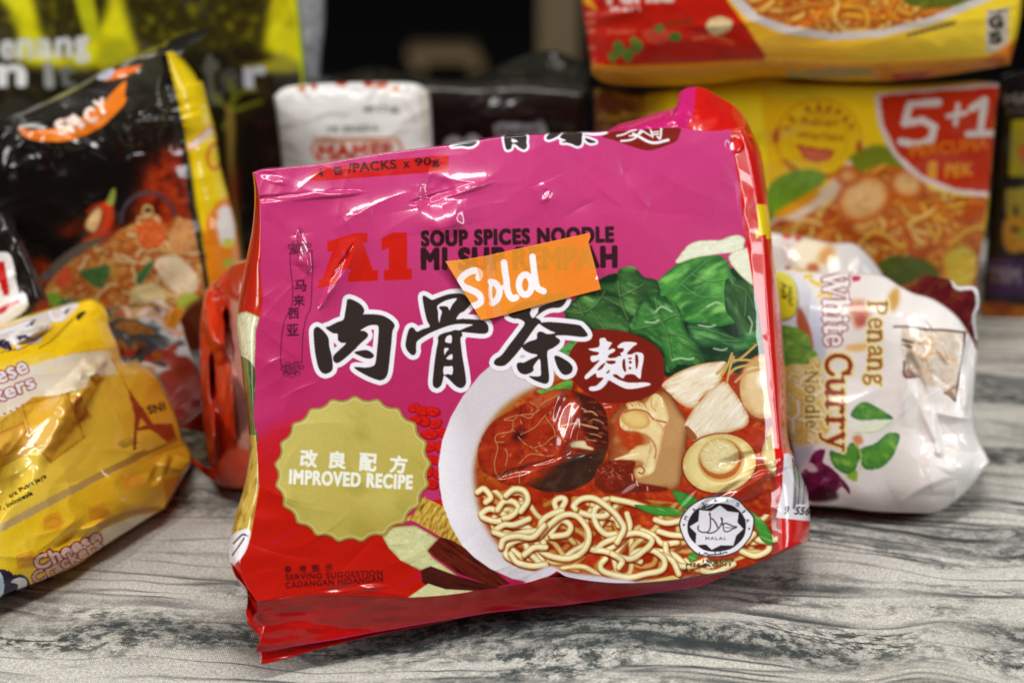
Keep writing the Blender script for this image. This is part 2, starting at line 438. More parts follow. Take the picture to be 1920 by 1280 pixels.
# ================================================================== cloth, table, dark room
def cloth_mat():
    m = bpy.data.materials.new('printed_cloth'); m.use_nodes = True; nt = m.node_tree; N = nt.nodes; Lk = nt.links.new; p = N['Principled BSDF']
    p.inputs['Roughness'].default_value = .85; p.inputs['Specular IOR Level'].default_value = .2; p.inputs['Sheen Weight'].default_value = .15
    tc = N.new('ShaderNodeTexCoord')
    def mp(scale, rot=0):
        q = N.new('ShaderNodeMapping'); q.inputs['Scale'].default_value = scale; q.inputs['Rotation'].default_value = (0, 0, math.radians(rot)); return q
    def noi(scale, sc, det=3, vec=None, rough=.55, rot=0):
        q = mp(scale, rot); Lk(vec if vec is not None else tc.outputs['Object'], q.inputs['Vector'])
        n = N.new('ShaderNodeTexNoise'); n.inputs['Scale'].default_value = sc; n.inputs['Detail'].default_value = det; n.inputs['Roughness'].default_value = rough
        Lk(q.outputs['Vector'], n.inputs['Vector']); return n
    def ramp(src, stops):
        r = N.new('ShaderNodeValToRGB'); e = r.color_ramp.elements
        while len(e) < len(stops): e.new(.5)
        for k, (po, c) in zip(e, stops): k.position = po; k.color = (c, c, c, 1) if not isinstance(c, tuple) else (*c, 1)
        Lk(src, r.inputs['Fac']); return r
    def mix(f, a, b, typ='MIX'):
        q = N.new('ShaderNodeMix'); q.data_type = 'RGBA'; q.blend_type = typ
        if isinstance(f, float): q.inputs[0].default_value = f
        else: Lk(f, q.inputs[0])
        for s_, v in ((6, a), (7, b)):
            if isinstance(v, tuple): q.inputs[s_].default_value = (*v, 1)
            else: Lk(v, q.inputs[s_])
        return q.outputs[2]
    # grain direction runs across, bent by a slow wave
    w = noi((1, 1.2, 1), 3.2, 2); sub = N.new('ShaderNodeVectorMath'); sub.operation = 'SUBTRACT'; sub.inputs[1].default_value = (.5, .5, .5); Lk(w.outputs['Color'], sub.inputs[0])
    scv = N.new('ShaderNodeVectorMath'); scv.operation = 'MULTIPLY'; scv.inputs[1].default_value = (.0, .10, 0); Lk(sub.outputs[0], scv.inputs[0])
    w2 = noi((1, 1, 1), 16, 2); sub2 = N.new('ShaderNodeVectorMath'); sub2.operation = 'SUBTRACT'; sub2.inputs[1].default_value = (.5, .5, .5); Lk(w2.outputs['Color'], sub2.inputs[0])
    sc2 = N.new('ShaderNodeVectorMath'); sc2.operation = 'MULTIPLY'; sc2.inputs[1].default_value = (.0, .012, 0); Lk(sub2.outputs[0], sc2.inputs[0])
    ad = N.new('ShaderNodeVectorMath'); ad.operation = 'ADD'; Lk(tc.outputs['Object'], ad.inputs[0]); Lk(scv.outputs[0], ad.inputs[1])
    ad2 = N.new('ShaderNodeVectorMath'); ad2.operation = 'ADD'; Lk(ad.outputs[0], ad2.inputs[0]); Lk(sc2.outputs[0], ad2.inputs[1]); V = ad2.outputs[0]
    rot = N.new('ShaderNodeMapping'); rot.inputs['Rotation'].default_value = (0, 0, math.radians(5)); Lk(V, rot.inputs['Vector']); V = rot.outputs['Vector']
    broad = noi((1.6, 15, 1), 1.0, 2, V); bandm = ramp(broad.outputs['Fac'], ((.535, 0.), (.60, 1.)))
    blotch = noi((7, 26, 1), 1.0, 4, V, .65); blm = ramp(blotch.outputs['Fac'], ((.49, 0.), (.62, 1.)))
    speck = noi((120, 190, 1), 1.0, 5, V, .75); spm = ramp(speck.outputs['Fac'], ((.44, 0.), (.56, 1.)))
    ln = noi((1.3, 60, 1), 1.0, 1.0, V); lnm = ramp(ln.outputs['Fac'], ((.466, 0.), (.496, .9), (.502, .9), (.528, 0.)))
    ln2 = noi((1.6, 26, 1), 1.5, 1.5, V); ln2m = ramp(ln2.outputs['Fac'], ((.478, 0.), (.5, .8), (.515, 0.)))
    base = mix(noi((5, 22, 1), 1, 3, V).outputs['Fac'], (.52, .475, .39), (.78, .73, .63))
    base = mix(noi((3, 3, 1), 1.6, 2).outputs['Fac'], base, (.60, .605, .575))
    m1 = N.new('ShaderNodeMath'); m1.operation = 'MULTIPLY'; Lk(blm.outputs['Color'], m1.inputs[0]); Lk(spm.outputs['Color'], m1.inputs[1])
    m2 = N.new('ShaderNodeMath'); m2.operation = 'MULTIPLY'; Lk(bandm.outputs['Color'], m2.inputs[0])
    m2b = N.new('ShaderNodeMath'); m2b.operation = 'MULTIPLY_ADD'; Lk(spm.outputs['Color'], m2b.inputs[0]); m2b.inputs[1].default_value = .55; m2b.inputs[2].default_value = .4; Lk(m2b.outputs[0], m2.inputs[1])
    c = mix(m1.outputs[0], base, (.042, .056, .05)); c = mix(m2.outputs[0], c, (.016, .027, .027))
    brk = noi((14, 30, 1), 1.0, 3, V); brm = ramp(brk.outputs['Fac'], ((.36, 0.), (.56, 1.)))
    for q in (lnm, ln2m):
        mm = N.new('ShaderNodeMath'); mm.operation = 'MULTIPLY'; Lk(q.outputs['Color'], mm.inputs[0]); Lk(brm.outputs['Color'], mm.inputs[1]); c = mix(mm.outputs[0], c, (.016, .027, .027))
    weave = N.new('ShaderNodeTexWave'); weave.wave_type = 'BANDS'; weave.bands_direction = 'X'; weave.inputs['Scale'].default_value = 420; weave.inputs['Distortion'].default_value = 3; Lk(tc.outputs['Object'], weave.inputs['Vector'])
    weave2 = N.new('ShaderNodeTexWave'); weave2.wave_type = 'BANDS'; weave2.bands_direction = 'Y'; weave2.inputs['Scale'].default_value = 420; weave2.inputs['Distortion'].default_value = 3; Lk(tc.outputs['Object'], weave2.inputs['Vector'])
    wa = N.new('ShaderNodeMath'); wa.operation = 'ADD'; Lk(weave.outputs['Fac'], wa.inputs[0]); Lk(weave2.outputs['Fac'], wa.inputs[1])
    fine = noi((1, 1, 1), 850, 2, None, .7)
    mr = N.new('ShaderNodeMapRange'); mr.inputs['From Min'].default_value = .25; mr.inputs['From Max'].default_value = .75; mr.inputs['To Min'].default_value = .55; mr.inputs['To Max'].default_value = 1.45; Lk(fine.outputs['Fac'], mr.inputs['Value'])
    vs = N.new('ShaderNodeVectorMath'); vs.operation = 'SCALE'; Lk(c, vs.inputs[0]); Lk(mr.outputs['Result'], vs.inputs['Scale']); Lk(vs.outputs['Vector'], p.inputs['Base Color'])
    bp = N.new('ShaderNodeBump'); bp.inputs['Strength'].default_value = .6; bp.inputs['Distance'].default_value = .0006; Lk(wa.outputs[0], bp.inputs['Height']); Lk(bp.outputs['Normal'], p.inputs['Normal'])
    return m

def plain(name, col, rough=.7): return mat(name, rough, base=col, bump=.2, bscale=60)

nx, ny = 420, 300
X, Y = np.meshgrid(np.linspace(-.75, .75, nx), np.linspace(.45, 1.45, ny))
def cloth_z(X, Y):
    z = .0028 * fbm(X * 5, Y * 9, 61, 2) + .0022 * fbm(X * 12, Y * 26, 62, 2)
    far = np.clip((Y - 1.33) / .1, 0, 1); z = z * (1 - far)
    z = z + .006 * np.exp(-((X - .175 - (Y - .8) * .4) / .022) ** 2) * np.exp(-((Y - .77) / .06) ** 2)
    return z - .0062
Zc = cloth_z(X, Y); Zc = np.where(Y > 1.40, Zc - ((Y - 1.40) / .05) ** 2 * .10, Zc)
cl = build_mesh('tablecloth', np.stack([X, Y, Zc], -1).reshape(-1, 3), gridquads(ny, nx)[:, ::-1], None, None, cloth_mat())
cl['label'] = 'beige and dark grey cloth printed like weathered wood grain, under all the packs'; cl['category'] = 'tablecloth'

def box(name, x0, x1, y0, y1, z0, z1, m, parent=None, bev=.003):
    import bmesh
    bm = bmesh.new(); bmesh.ops.create_cube(bm, size=1)
    for v in bm.verts: v.co = ((x0 + x1) / 2 + v.co.x * (x1 - x0), (y0 + y1) / 2 + v.co.y * (y1 - y0), (z0 + z1) / 2 + v.co.z * (z1 - z0))
    bmesh.ops.bevel(bm, geom=bm.edges[:], offset=bev, segments=2, affect='EDGES')
    me = bpy.data.meshes.new(name); bm.to_mesh(me); bm.free(); me.materials.append(m)
    o = bpy.data.objects.new(name, me); C.objects.link(o)
    if parent is not None: o.parent = parent; o.matrix_parent_inverse = parent.matrix_world.inverted()
    return o
fl = box('floor', -4, 4, .2, 6.2, -.80, -.70, plain('dark_floor', (.012, .012, .013))); fl['kind'] = 'structure'
wl = box('wall', -4, 4, 6.2, 6.3, -.80, 2.2, plain('dark_wall', (.010, .010, .011))); wl['kind'] = 'structure'
tb = box('table', -.76, .76, .44, 1.44, -.04, -.012, plain('table_wood', (.09, .05, .03)))
tb['label'] = 'table top under the printed cloth'; tb['category'] = 'table'
# ================================================================== the pink soup noodle pack in front
def crease(x, y, pts, w, amp, tent=False):
    """a fold in the film: sharp along its line, easing out to both sides and towards its ends"""
    x = np.asarray(x, float); y = np.asarray(y, float); D = np.full(x.shape, 1e9); U = np.zeros(x.shape); p = np.array(spline(pts), float); n = len(p) - 1
    for i in range(n):
        a, b = p[i], p[i + 1]; d = b - a; t = np.clip(((x - a[0]) * d[0] + (y - a[1]) * d[1]) / (d @ d + 1e-9), 0, 1)
        q = np.hypot(x - a[0] - t * d[0], y - a[1] - t * d[1]); m = q < D; D = np.where(m, q, D); U = np.where(m, (i + t) / n, U)
    f = np.sqrt(np.clip(np.sin(np.clip(U, .02, .98) * math.pi), 0, 1))
    return amp * .75 * f * np.exp(-D / (w * 2.0)) if not tent else amp * .9 * f * np.clip(1 - D / (w * 3.2), 0, 1) ** 1.3

GLYPH_ROU = [Z(570, 535, 6.095, q) for q in (
    [(110,520),(125,485),(150,472),(185,488),(235,535),(278,600),(290,700),(315,800),(328,900),(325,960),(290,995),(240,1008),(195,985),(160,920),(130,780),(115,640)],
    [(248,480),(290,465),(380,420),(450,390),(470,310),(485,220),(495,165),(525,155),(590,180),(650,220),(685,270),(685,310),(675,330),(760,328),(880,340),(960,375),(1020,425),(1035,465),(1010,530),(1000,650),(985,780),(970,920),(955,1010),(925,1060),(880,1083),(830,1075),(740,1040),(620,975),(575,935),(620,932),(700,938),(770,928),(810,900),(825,830),(835,740),(848,600),(850,470),(800,452),(740,460),(680,490),(645,515),(690,522),(730,555),(720,595),(660,650),(560,750),(470,830),(400,880),(360,882),(335,850),(340,800),(400,740),(480,660),(430,655),(388,620),(385,555),(340,548),(290,520)],
    [(575,765),(640,745),(715,738),(770,765),(800,805),(770,832),(710,832),(640,805)])]
GLYPH_GU = [Z(740, 535, 6.095, [(320,125),(345,120),(380,140),(430,165),(500,140),(600,105),(700,92),(780,100),(840,150),(880,190),(860,225),(800,290),(745,320),(705,385),(780,382),(900,388),(1000,398),(1050,430),(1072,480),(1065,530),(1030,550),(960,550),(860,540),(770,535),(775,570),(752,605),(760,700),(775,820),(800,960),(815,1080),(810,1130),(780,1165),(740,1168),(690,1140),(620,1070),(565,1030),(550,1080),(530,1140),(490,1172),(450,1160),(435,1110),(445,980),(460,850),(480,720),(495,650),(500,580),(560,545),(640,525),(690,508),(740,512),(820,480),(895,448),(800,440),(700,442),(600,465),(480,510),(370,560),(260,635),(245,700),(245,760),(225,792),(195,792),(150,750),(125,690),(135,600),(160,510),(190,480),(220,490),(255,528),(320,500),(400,470),(370,400),(345,300),(325,190)])]
GU_HOLES = [Z(740, 535, 6.095, q) for q in ([(490,230),(590,170),(710,148),(660,220),(625,285),(610,250),(570,237),(520,240),(510,260),(540,300),(525,360),(510,425),(498,380),(495,300)],
    [(598,580),(650,572),(650,650),(620,658),(575,640)], [(568,720),(620,720),(590,760),(570,795)], [(590,838),(620,800),(658,785),(655,845)], [(562,930),(610,925),(662,925),(658,1015),(610,1012),(560,1015)])]
GLYPH_CHA = [Z(910, 540, 6.095, q) for q in (
    [(265,305),(400,240),(520,230),(510,290),(535,340),(570,335),(630,372),(632,410),(600,415),(540,490),(470,590),(410,680),(330,780),(240,870),(190,890),(130,885),(98,855),(120,810),(190,760),(280,640),(380,510),(450,400),(380,350),(320,345)],
    [(625,215),(780,160),(920,125),(905,180),(850,222),(760,228),(690,250),(620,295),(560,340),(600,280)],
    [(640,395),(750,388),(900,400),(1060,420),(1110,450),(1165,520),(1160,550),(1100,558),(980,545),(880,538),(800,548),(850,590),(845,630),(780,680),(710,725),(715,850),(728,1000),(725,1060),(700,1090),(650,1085),(560,1050),(500,1005),(560,1008),(630,1000),(635,930),(622,810),(570,860),(548,900),(550,940),(510,970),(450,985),(390,960),(360,900),(365,860),(400,848),(440,850),(520,810),(590,775),(580,755),(520,745),(450,710),(415,665),(440,645),(500,610),(585,580),(590,530),(610,500),(650,500),(710,525),(800,512),(740,485),(680,450),(635,420)],
    [(790,780),(830,775),(900,810),(970,860),(998,910),(985,960),(940,988),(890,985),(840,930),(805,850)])]
GLYPH_MIAN = [Z(1060, 600, 6.4, [(278,345),(400,320),(410,235),(430,215),(480,215),(500,250),(560,270),(545,300),(515,355),(570,340),(600,355),(580,385),(530,410),(515,450),(600,450),(640,430),(670,430),(660,395),(690,380),(700,340),(640,335),(625,315),(680,270),(760,258),(850,270),(855,290),(800,330),(740,400),(790,410),(850,385),(920,395),(940,430),(935,500),(915,600),(905,690),(885,700),(830,655),(770,648),(720,660),(700,695),(670,690),(610,650),(570,665),(640,710),(740,745),(820,750),(940,745),(1010,755),(1025,770),(1000,785),(900,810),(800,825),(720,820),(640,785),(560,740),(520,725),(480,780),(420,830),(340,850),(290,840),(285,810),(310,795),(370,785),(430,730),(455,690),(380,685),(360,640),(270,700),(240,708),(230,680),(260,640),(340,560),(410,480),(350,500),(320,500),(300,465),(310,430),(350,425),(390,415),(400,385),(340,375)])]
MIAN_HOLES = [Z(1060, 600, 6.4, q) for q in ([(485,495),(540,485),(600,490),(590,520),(530,525)], [(385,600),(420,550),(480,510),(440,580)], [(690,480),(715,470),(720,540),(730,610),(710,615),(685,560)], [(755,455),(795,450),(790,468),(760,468)],
    [(762,505),(780,487),(798,505),(780,523)], [(760,575),(775,560),(792,575),(775,592)], [(840,420),(870,430),(875,520),(855,585),(845,560)], [(490,630),(535,595),(515,635)])]
BLACK = (48, 38, 36); WHITE = (232, 228, 236)

def noodle_field(S, poly, n, w, seed, cols=((226,170,70),(214,130,40),(236,196,104)), rim=(150,70,20), span=40, smooth=True):
    old = S.a.copy(); m, b = S.poly_mask(spline(poly, True) if smooth else poly, 2); rnd = random.Random(seed); p = np.array(poly); lo, hi = p.min(0), p.max(0)
    for i in range(n):
        x, y = rnd.uniform(lo[0], hi[0]), rnd.uniform(lo[1], hi[1]); a = rnd.uniform(0, 6.28); pts = [(x, y)]
        for j in range(rnd.randint(4, 7)):
            a += rnd.uniform(-1.1, 1.1); x += span*.4*math.cos(a); y += span*.3*math.sin(a); pts.append((x, y))
        S.stroke([(q[0]+1, q[1]+w*.25) for q in pts], w*1.15, rim, alpha=.6); S.stroke(pts, w, rnd.choice(cols), rim=rim)
    keep = np.zeros((S.h, S.w, 1), bool); keep[b[1]:b[3], b[0]:b[2], 0] = m; S.a = np.where(keep, S.a, old)


def art_soup_pack():
    S = Sheet(415, 150, 1535, 1260, 2, (196, 48, 128)); rnd = random.Random(4)
    # pink ground, red lower field
    S.fill([(400,100),(1500,100),(1500,1200),(400,1200)], (186,48,110), smooth=False, grad=((900,300,(193,56,118)),(860,1000,(172,32,80))), tex=[(3,300,260,(196,66,126),.5,0,0)])
    S.fill([(440,850),(482,822),(513,799),(545,786),(600,772),(680,800),(740,900),(752,1000),(800,1090),(850,1160),(430,1290)], (186,22,10), soft=9, grad=((560,790,(190,30,60)),(540,930,(184,22,8))))
    S.stroke([(503,1022),(535,1003),(566,986)], 2, (176,20,60)); S.stroke([(742,1102),(765,1090),(792,1076)], 2, (176,20,60))
    # pill with the pack count
    S.fill(Z(400,140,3.2,[(570,630),(585,590),(640,562),(1000,520),(1390,480),(1412,490),(1412,560),(1395,580),(1000,610),(620,640)]), (196,24,26), smooth=False)
    for wd, x0, y0, x1, y1, hh in (('4',598,332,606,330.5,14), ('包',626,329,643,326,16), ('/PACKS',653,324,743,316,16.5), ('x',757,315,768,314,11), ('90g',779,316,824,313,19)):
        S.text(wd, (x0,y0), (x1,y1), hh, (70,16,24), .8)
    # cut-off lettering along the top ridge
    pol = [Z(810,220,4,q) for q in ([(150,218),(330,180),(310,212),(270,220),(220,214)], [(548,140),(640,132),(705,135),(708,190),(712,222),(692,242),(660,230),(628,205),(602,202),(592,235),(562,242),(548,205)],
        [(858,155),(890,120),(962,118),(935,145),(880,168)], [(962,152),(1000,118),(1118,116),(1124,150),(1118,205),(1085,215),(1050,200),(1010,190),(970,190),(1005,172)], [(1150,158),(1190,168),(1228,186),(1190,194),(1160,180)])]
    m, b = S.union(pol, [Z(810,220,4,[(598,160),(640,175),(640,185),(602,190)])], pad=8); S.put(dilate(m, 10), b, np.array(WHITE)/255); S.put(m, b, np.array(BLACK)/255)
    S.stroke(Z(810,220,4,[(1140,118),(1200,128),(1260,125),(1305,115)]), 6, WHITE)
    S.fill(Z(810,220,4,[(1280,148),(1330,118),(1400,80),(1560,60),(1840,70),(1856,130),(1830,180),(1750,215),(1640,248),(1560,238),(1450,202),(1350,168)]), (122,26,18))
    for q, w in (([(1388,140),(1440,128),(1480,108),(1530,95)],3.5), ([(1418,178),(1480,172),(1530,150),(1565,100)],4), ([(1510,125),(1560,150),(1620,182),(1680,192),(1772,170)],5.5), ([(1480,140),(1540,135),(1580,110)],3), ([(1575,100),(1640,140)],3),
                 ([(1640,95),(1655,150)],3.4), ([(1720,80),(1712,158),(1690,145)],4), ([(1645,115),(1700,108)],3), ([(1650,132),(1700,126)],3)):
        S.stroke(Z(810,220,4,q), w, WHITE)
    # A1 and the headline
    m, b = S.union([Z(580,400,8,[(268,425),(690,298),(872,295),(868,438),(806,440),(955,855),(1028,852),(1028,1008),(575,1030),(590,890),(625,880),(610,825),(385,855),(370,905),(428,905),(425,1045),(120,1128),(150,1010),(195,985),(350,572),(275,575)]),
                    Z(580,400,8,[(1085,380),(1240,290),(1465,288),(1470,832),(1535,832),(1538,990),(1118,1005),(1120,850),(1192,850),(1192,515),(1085,560)])], [Z(580,400,8,[(525,545),(480,665),(560,650)])], smooth=False)
    S.put(m, b, np.array((196,26,12))/255)
    INK = (50, 22, 28)
    S.text('SOUP SPICES NOODLE', (791.5,461), (1149.5,453), 27, INK, 2.3, sp=1.16); S.text('MI SUP REMPAH', (792,503.5), (1155,499.5), 36.5, INK, 3.3, sp=1.17)
    # scroll with the four small characters
    LN = (74, 22, 44)
    S.stroke(Z(420,500,3.2,[(395,-80),(400,10),(410,100),(412,180),(408,225),(385,280),(365,320),(352,380),(345,440),(344,585),(405,582),(466,572)]), 1.5, LN)
    S.stroke(Z(420,500,3.2,[(528,-100),(530,0),(527,120),(520,240),(495,300),(485,340),(475,400),(470,480),(467,572)]), 1.5, LN); S.stroke([(543.5,475),(585.6,469)], 1.5, LN)
    for cx, cy in ((562, 465), (548, 693)):
        for i in range(-3, 4):
            S.stroke([(cx-9+i*4, cy-10+abs(i)), (cx-2+i*4, cy+9-abs(i))], 1.0, LN, smooth=False); S.stroke([(cx+8+i*4, cy-9+abs(i)), (cx-6+i*4, cy+8)], 1.0, LN, smooth=False)
        for dx, dy in ((-17,-2),(17,-5),(-8,-10),(7,-11),(-12,8),(10,7),(0,11)):
            t = np.linspace(0, 6.3, 14); S.stroke(np.stack([cx+dx+5*np.cos(t), cy+dy+4*np.sin(t)], 1), 1.1, LN, smooth=False)
    for ch, x, y, sz in (('马',564,536,21), ('来',561,564,20), ('西',551,588,19), ('亚',549,619,21)):
        S.text(ch, (x-sz*.5,y+sz*.5), (x+sz*.5,y+sz*.5-1), sz, LN, .9)
    # goji berries
    for x, y, rx, ry, ro in ((777,765,12,9,-20),(793,771,14,10,0),(812,772,15,10,10),(795,790,14,11,20),(818,795,13,9,-30),(781,787,12,8,15),(806,815,17,10,5),(830,812,13,9,30),(806,838,14,10,-15),(826,838,11,12,0),(812,862,14,9,20),(804,884,10,12,0),(822,890,12,10,40),(828,868,10,9,0),(808,908,16,10,15),(835,925,12,9,30),(822,945,13,9,10)):
        S.ell(x, y, rx, ry, (150,10,14), ro); S.ell(x-1, y-1.5, rx*.84, ry*.8, (198,20,14), ro, tex=[(int(x),9,6,(228,60,40),.5,0,ro)]); 
        S.stroke([(x-rx*.6,y+ry*.2),(x,y-ry*.1),(x+rx*.6,y+ry*.3)], 1, (140,8,14))
    # ginseng root, pale slices, bark
    S.fill(Z(420,850,3.2,[(1160,260),(1240,280),(1370,350),(1400,420),(1480,580),(1400,570),(1300,500),(1200,440),(1120,400),(1065,425),(1065,390),(1140,360),(1155,300)]), (196,158,60), tex=[(5,4,30,(110,60,14),.95,-.05,25),(6,5,12,(236,214,110),.8,-.1,25)])
    for i in range(16):
        t = i/15; x = 790+t*70; y = 938+t*66; S.stroke([(x-6,y+14),(x+2,y+4),(x+8,y-8)], 1.5, (120,66,18) if i%2 else (232,206,100), alpha=.7)
    S.fill(Z(420,850,3.2,[(945,490),(960,450),(1020,435),(1150,430),(1285,510),(1222,580),(1250,620),(1420,745),(1290,705),(1230,680),(1180,700),(1060,640),(990,570)]), (206,206,150), smooth=False, edge=((150,150,84),3), tex=[(8,20,14,(226,226,184),.7,0,0),(9,5,5,(160,150,80),.5,-.3,0)])
    S.fill(Z(420,850,3.2,[(1300,500),(1370,520),(1480,590),(1600,680),(1720,780),(1620,800),(1400,715),(1222,585)]), (92,26,14), smooth=False, tex=[(10,60,5,(40,10,8),.9,0,38),(11,50,4,(150,60,36),.6,-.2,38)])
    S.fill(Z(420,850,3.2,[(1180,700),(1240,675),(1420,740),(1660,805),(1480,825),(1300,840),(1190,770)]), (70,22,14), smooth=False, tex=[(12,60,5,(30,8,8),.9,0,15),(13,50,4,(120,40,26),.6,-.2,15)])
    S.fill(Z(420,850,3.2,[(1100,865),(1225,778),(1330,812),(1500,822),(1400,845)]), (200,200,146), smooth=False, tex=[(14,14,9,(228,226,180),.6,0,0)])
    # bowl: white wall, broth
    S.fill([(985,650),(940,668),(900,702),(868,742),(845,782),(829,825),(822,870),(824,910),(830,945),(845,985),(865,1020),(890,1045),(920,1066),(960,1084),(1000,1093),(1060,1084),(1110,1094),(1170,1098),(1250,1094),(1480,1040),(1480,640)], (226,222,232), smooth=False,
           grad=((835,900,(236,232,240)),(905,880,(206,198,204))))
    broth = [(1060,690),(1010,722),(967,744),(932,775),(907,812),(893,853),(889,881),(890,905),(896,944),(914,991),(945,1031),(976,1055),(1014,1071),(1060,1074),(1120,1078),(1200,1086),(1290,1082),(1482,1036),(1490,640),(1200,620)]
    S.fill(broth, (150,110,50), soft=6, alpha=.75)
    S.fill([(x*.985+16, y*.985+14) for x, y in broth], (176,62,18), soft=5, tex=[(20,70,50,(140,26,8),.9,.15,0),(21,26,18,(214,104,34),.7,-.1,0),(22,10,8,(110,16,6),.5,-.2,30)], grad=((910,850,(168,92,26)),(990,900,(172,46,14))))
    # greens
    G = lambda q: Z(960,500,3.2,q)
    S.fill(G([(315,270),(380,190),(520,80),(640,40),(900,90),(1000,20),(1300,10),(1440,40),(1520,520),(1400,640),(1150,600),(930,660),(700,480),(400,420)]), (18,44,22), tex=[(30,30,20,(36,76,34),.7,0,0)])
    def leaf(q, base, seed, dark, light, veins, ro=0):
        S.fill(q, base, edge=(dark,7), tex=[(seed,90,40,dark,1.0,.12,ro),(seed+1,70,26,light,.95,-.12,ro),(seed+2,26,10,light,.4,-.25,ro),(seed+3,20,10,dark,.4,-.2,ro),(seed+4,40,9,(170,206,140),.6,-.5,ro)])
        for v in veins: S.stroke(v, 5, dark, alpha=.45); S.stroke([(a-1,b_-1.2) for a, b_ in v], 1.5, (150,184,104), alpha=.6)
    leaf(Z(960,140,3.2,[(860,1270),(880,1230),(1000,1130),(1080,1100),(1160,1083),(1250,1088),(1300,1130),(1330,1210),(1440,1262),(1445,1420),(1300,1500),(1100,1500),(900,1400)]), (74,146,58), 40, (36,92,38), (136,198,96),
         [Z(960,140,3.2,q) for q in ([(1000,1280),(1080,1200),(1170,1120)], [(1080,1200),(1180,1240),(1290,1230)], [(1020,1260),(1120,1330),(1250,1340)])], -30)
    leaf(G([(310,275),(385,190),(480,120),(530,93),(620,90),(640,20),(690,-2),(740,5),(790,60),(870,85),(885,180),(800,210),(760,260),(720,330),(700,400),(640,385),(560,380),(490,372),(430,335),(370,325)]), (58,98,48), 44, (28,54,30), (96,150,76),
         [G(q) for q in ([(320,265),(400,280),(470,260),(530,200),(560,150)], [(640,90),(650,180),(680,280),(700,320)], [(470,260),(520,330),(560,380)], [(650,180),(720,150),(790,110)], [(430,300),(400,210)], [(530,200),(500,130)])], 20)
    leaf(G([(1280,90),(1330,70),(1440,100),(1475,250),(1490,420),(1420,480),(1380,480),(1340,340),(1280,250)]), (52,90,46), 48, (26,54,30), (92,140,72), [G([(1330,110),(1410,150),(1460,260)]), G([(1410,150),(1400,300)])], 60)
    leaf(G([(1045,355),(1150,338),(1250,370),(1330,420),(1400,400),(1480,380),(1500,470),(1400,500),(1300,512),(1200,482),(1120,475)]), (54,112,54), 52, (20,56,30), (110,172,96), [G([(1060,365),(1180,380),(1330,430)]), G([(1120,410),(1240,440),(1380,450)])], 15)
    leaf(G([(705,392),(730,300),(780,220),(850,165),(900,175),(930,180),(1000,245),(1030,330),(1050,390),(1110,460),(1155,580),(1080,590),(1000,590),(930,630),(900,500),(800,420)]), (62,124,54), 56, (28,66,32), (124,184,104),
         [G(q) for q in ([(720,380),(860,350),(960,300),(1020,290)], [(860,180),(880,280),(930,400),(960,560)], [(930,400),(1030,420),(1100,470)], [(880,280),(800,300)], [(930,180),(980,240),(1010,300)])], 35)
    S.fill(G([(290,500),(400,430),(390,560),(350,640),(300,600)]), (86,150,70), tex=[(60,14,10,(40,96,40),.8,0,0)])
    S.fill(G([(150,740),(240,720),(300,690),(360,680),(350,740),(250,760),(180,765)]), (104,158,62), tex=[(61,12,7,(50,110,36),.7,0,0)])
    for q in ([(860,270),(900,240),(960,270)], [(1120,350),(1180,360),(1220,350)], [(1210,490),(1260,500),(1290,490)], [(960,560),(1010,548),(1060,555),(1090,548)], [(1420,300),(1440,340),(1430,390)], [(1170,240),(1220,215),(1250,220)], [(800,330),(850,335),(880,320)]):
        S.stroke(G(q), 3.0, (196,220,186), alpha=.75)
    # radish slices
    for q in ([(980,1120),(1000,1090),(1060,1020),(1120,995),(1180,992),(1250,990),(1300,970),(1360,960),(1400,985),(1395,1012),(1380,1072),(1300,1070),(1200,1085),(1100,1100),(1000,1133)], [(1305,1080),(1400,1040),(1470,1030),(1470,1260),(1440,1262),(1370,1205),(1310,1130)]):
        S.fill(Z(960,140,3.2,q), (222,224,204), edge=((160,140,90),2.4), tex=[(64,16,9,(240,238,214),.8,0,-15),(65,9,4,(196,190,120),.6,-.3,-15)])
    # shiitake cap
    U = lambda q: Z(880,710,4.571,q)
    cap = U([(70,640),(110,500),(200,370),(320,290),(450,220),(560,160),(700,100),(850,90),(1000,140),(1100,190),(1170,290),(1190,420),(1190,560),(1150,700),(1060,850),(960,920),(800,970),(620,960),(520,920),(440,930),(300,900),(200,840),(110,780)])
    S.fill(cap, (156,42,16), soft=1, edge=((120,34,14),6), tex=[(70,34,22,(120,22,8),.8,0,-30),(71,26,18,(190,66,26),.7,-.1,-30)])
    old = S.a.copy()
    S.fill(U([(500,930),(640,830),(760,750),(900,640),(1080,610),(1200,470),(1240,700),(1000,960),(800,1010),(600,990)]), (56,32,22), soft=6, tex=[(72,30,18,(84,58,40),.7,0,-30)])
    S.fill(U([(900,100),(1100,160),(1210,300),(1210,560),(1120,600),(1060,560),(1000,500),(960,400),(960,250)]), (66,20,10), soft=5, tex=[(73,16,6,(150,60,24),.8,-.1,15)])
    S.ell(*U([(430,480)])[0], 15, 9, (56,12,16), -30, soft=4); S.fill(U([(520,200),(620,250),(760,150),(860,110),(700,100),(560,160)]), (176,74,36), soft=3)
    for q in ([(520,200),(600,262),(575,292)], [(380,360),(440,312),(560,300),(620,222),(770,140)], [(380,360),(362,450),(240,480),(228,540),(300,545)], [(228,540),(245,600),(218,720),(230,810),(280,870)], [(380,360),(300,352),(420,312)], [(640,570),(740,492),(830,540)], [(640,570),(560,600),(640,660),(725,660)], [(740,492),(720,420),(650,320),(705,290)], [(430,730),(520,650),(640,660)], [(312,750),(330,660),(310,600)], [(432,900),(420,800),(340,800),(282,850)], [(440,312),(520,340),(560,300)], [(560,600),(480,560),(420,500)], [(650,320),(560,420),(440,480)]):
        S.stroke(U(q), 3.4, (110,30,10), alpha=.6); S.stroke([(x-.4,y-.8) for x, y in U(q)], 1.9, (206,146,92), alpha=.85)
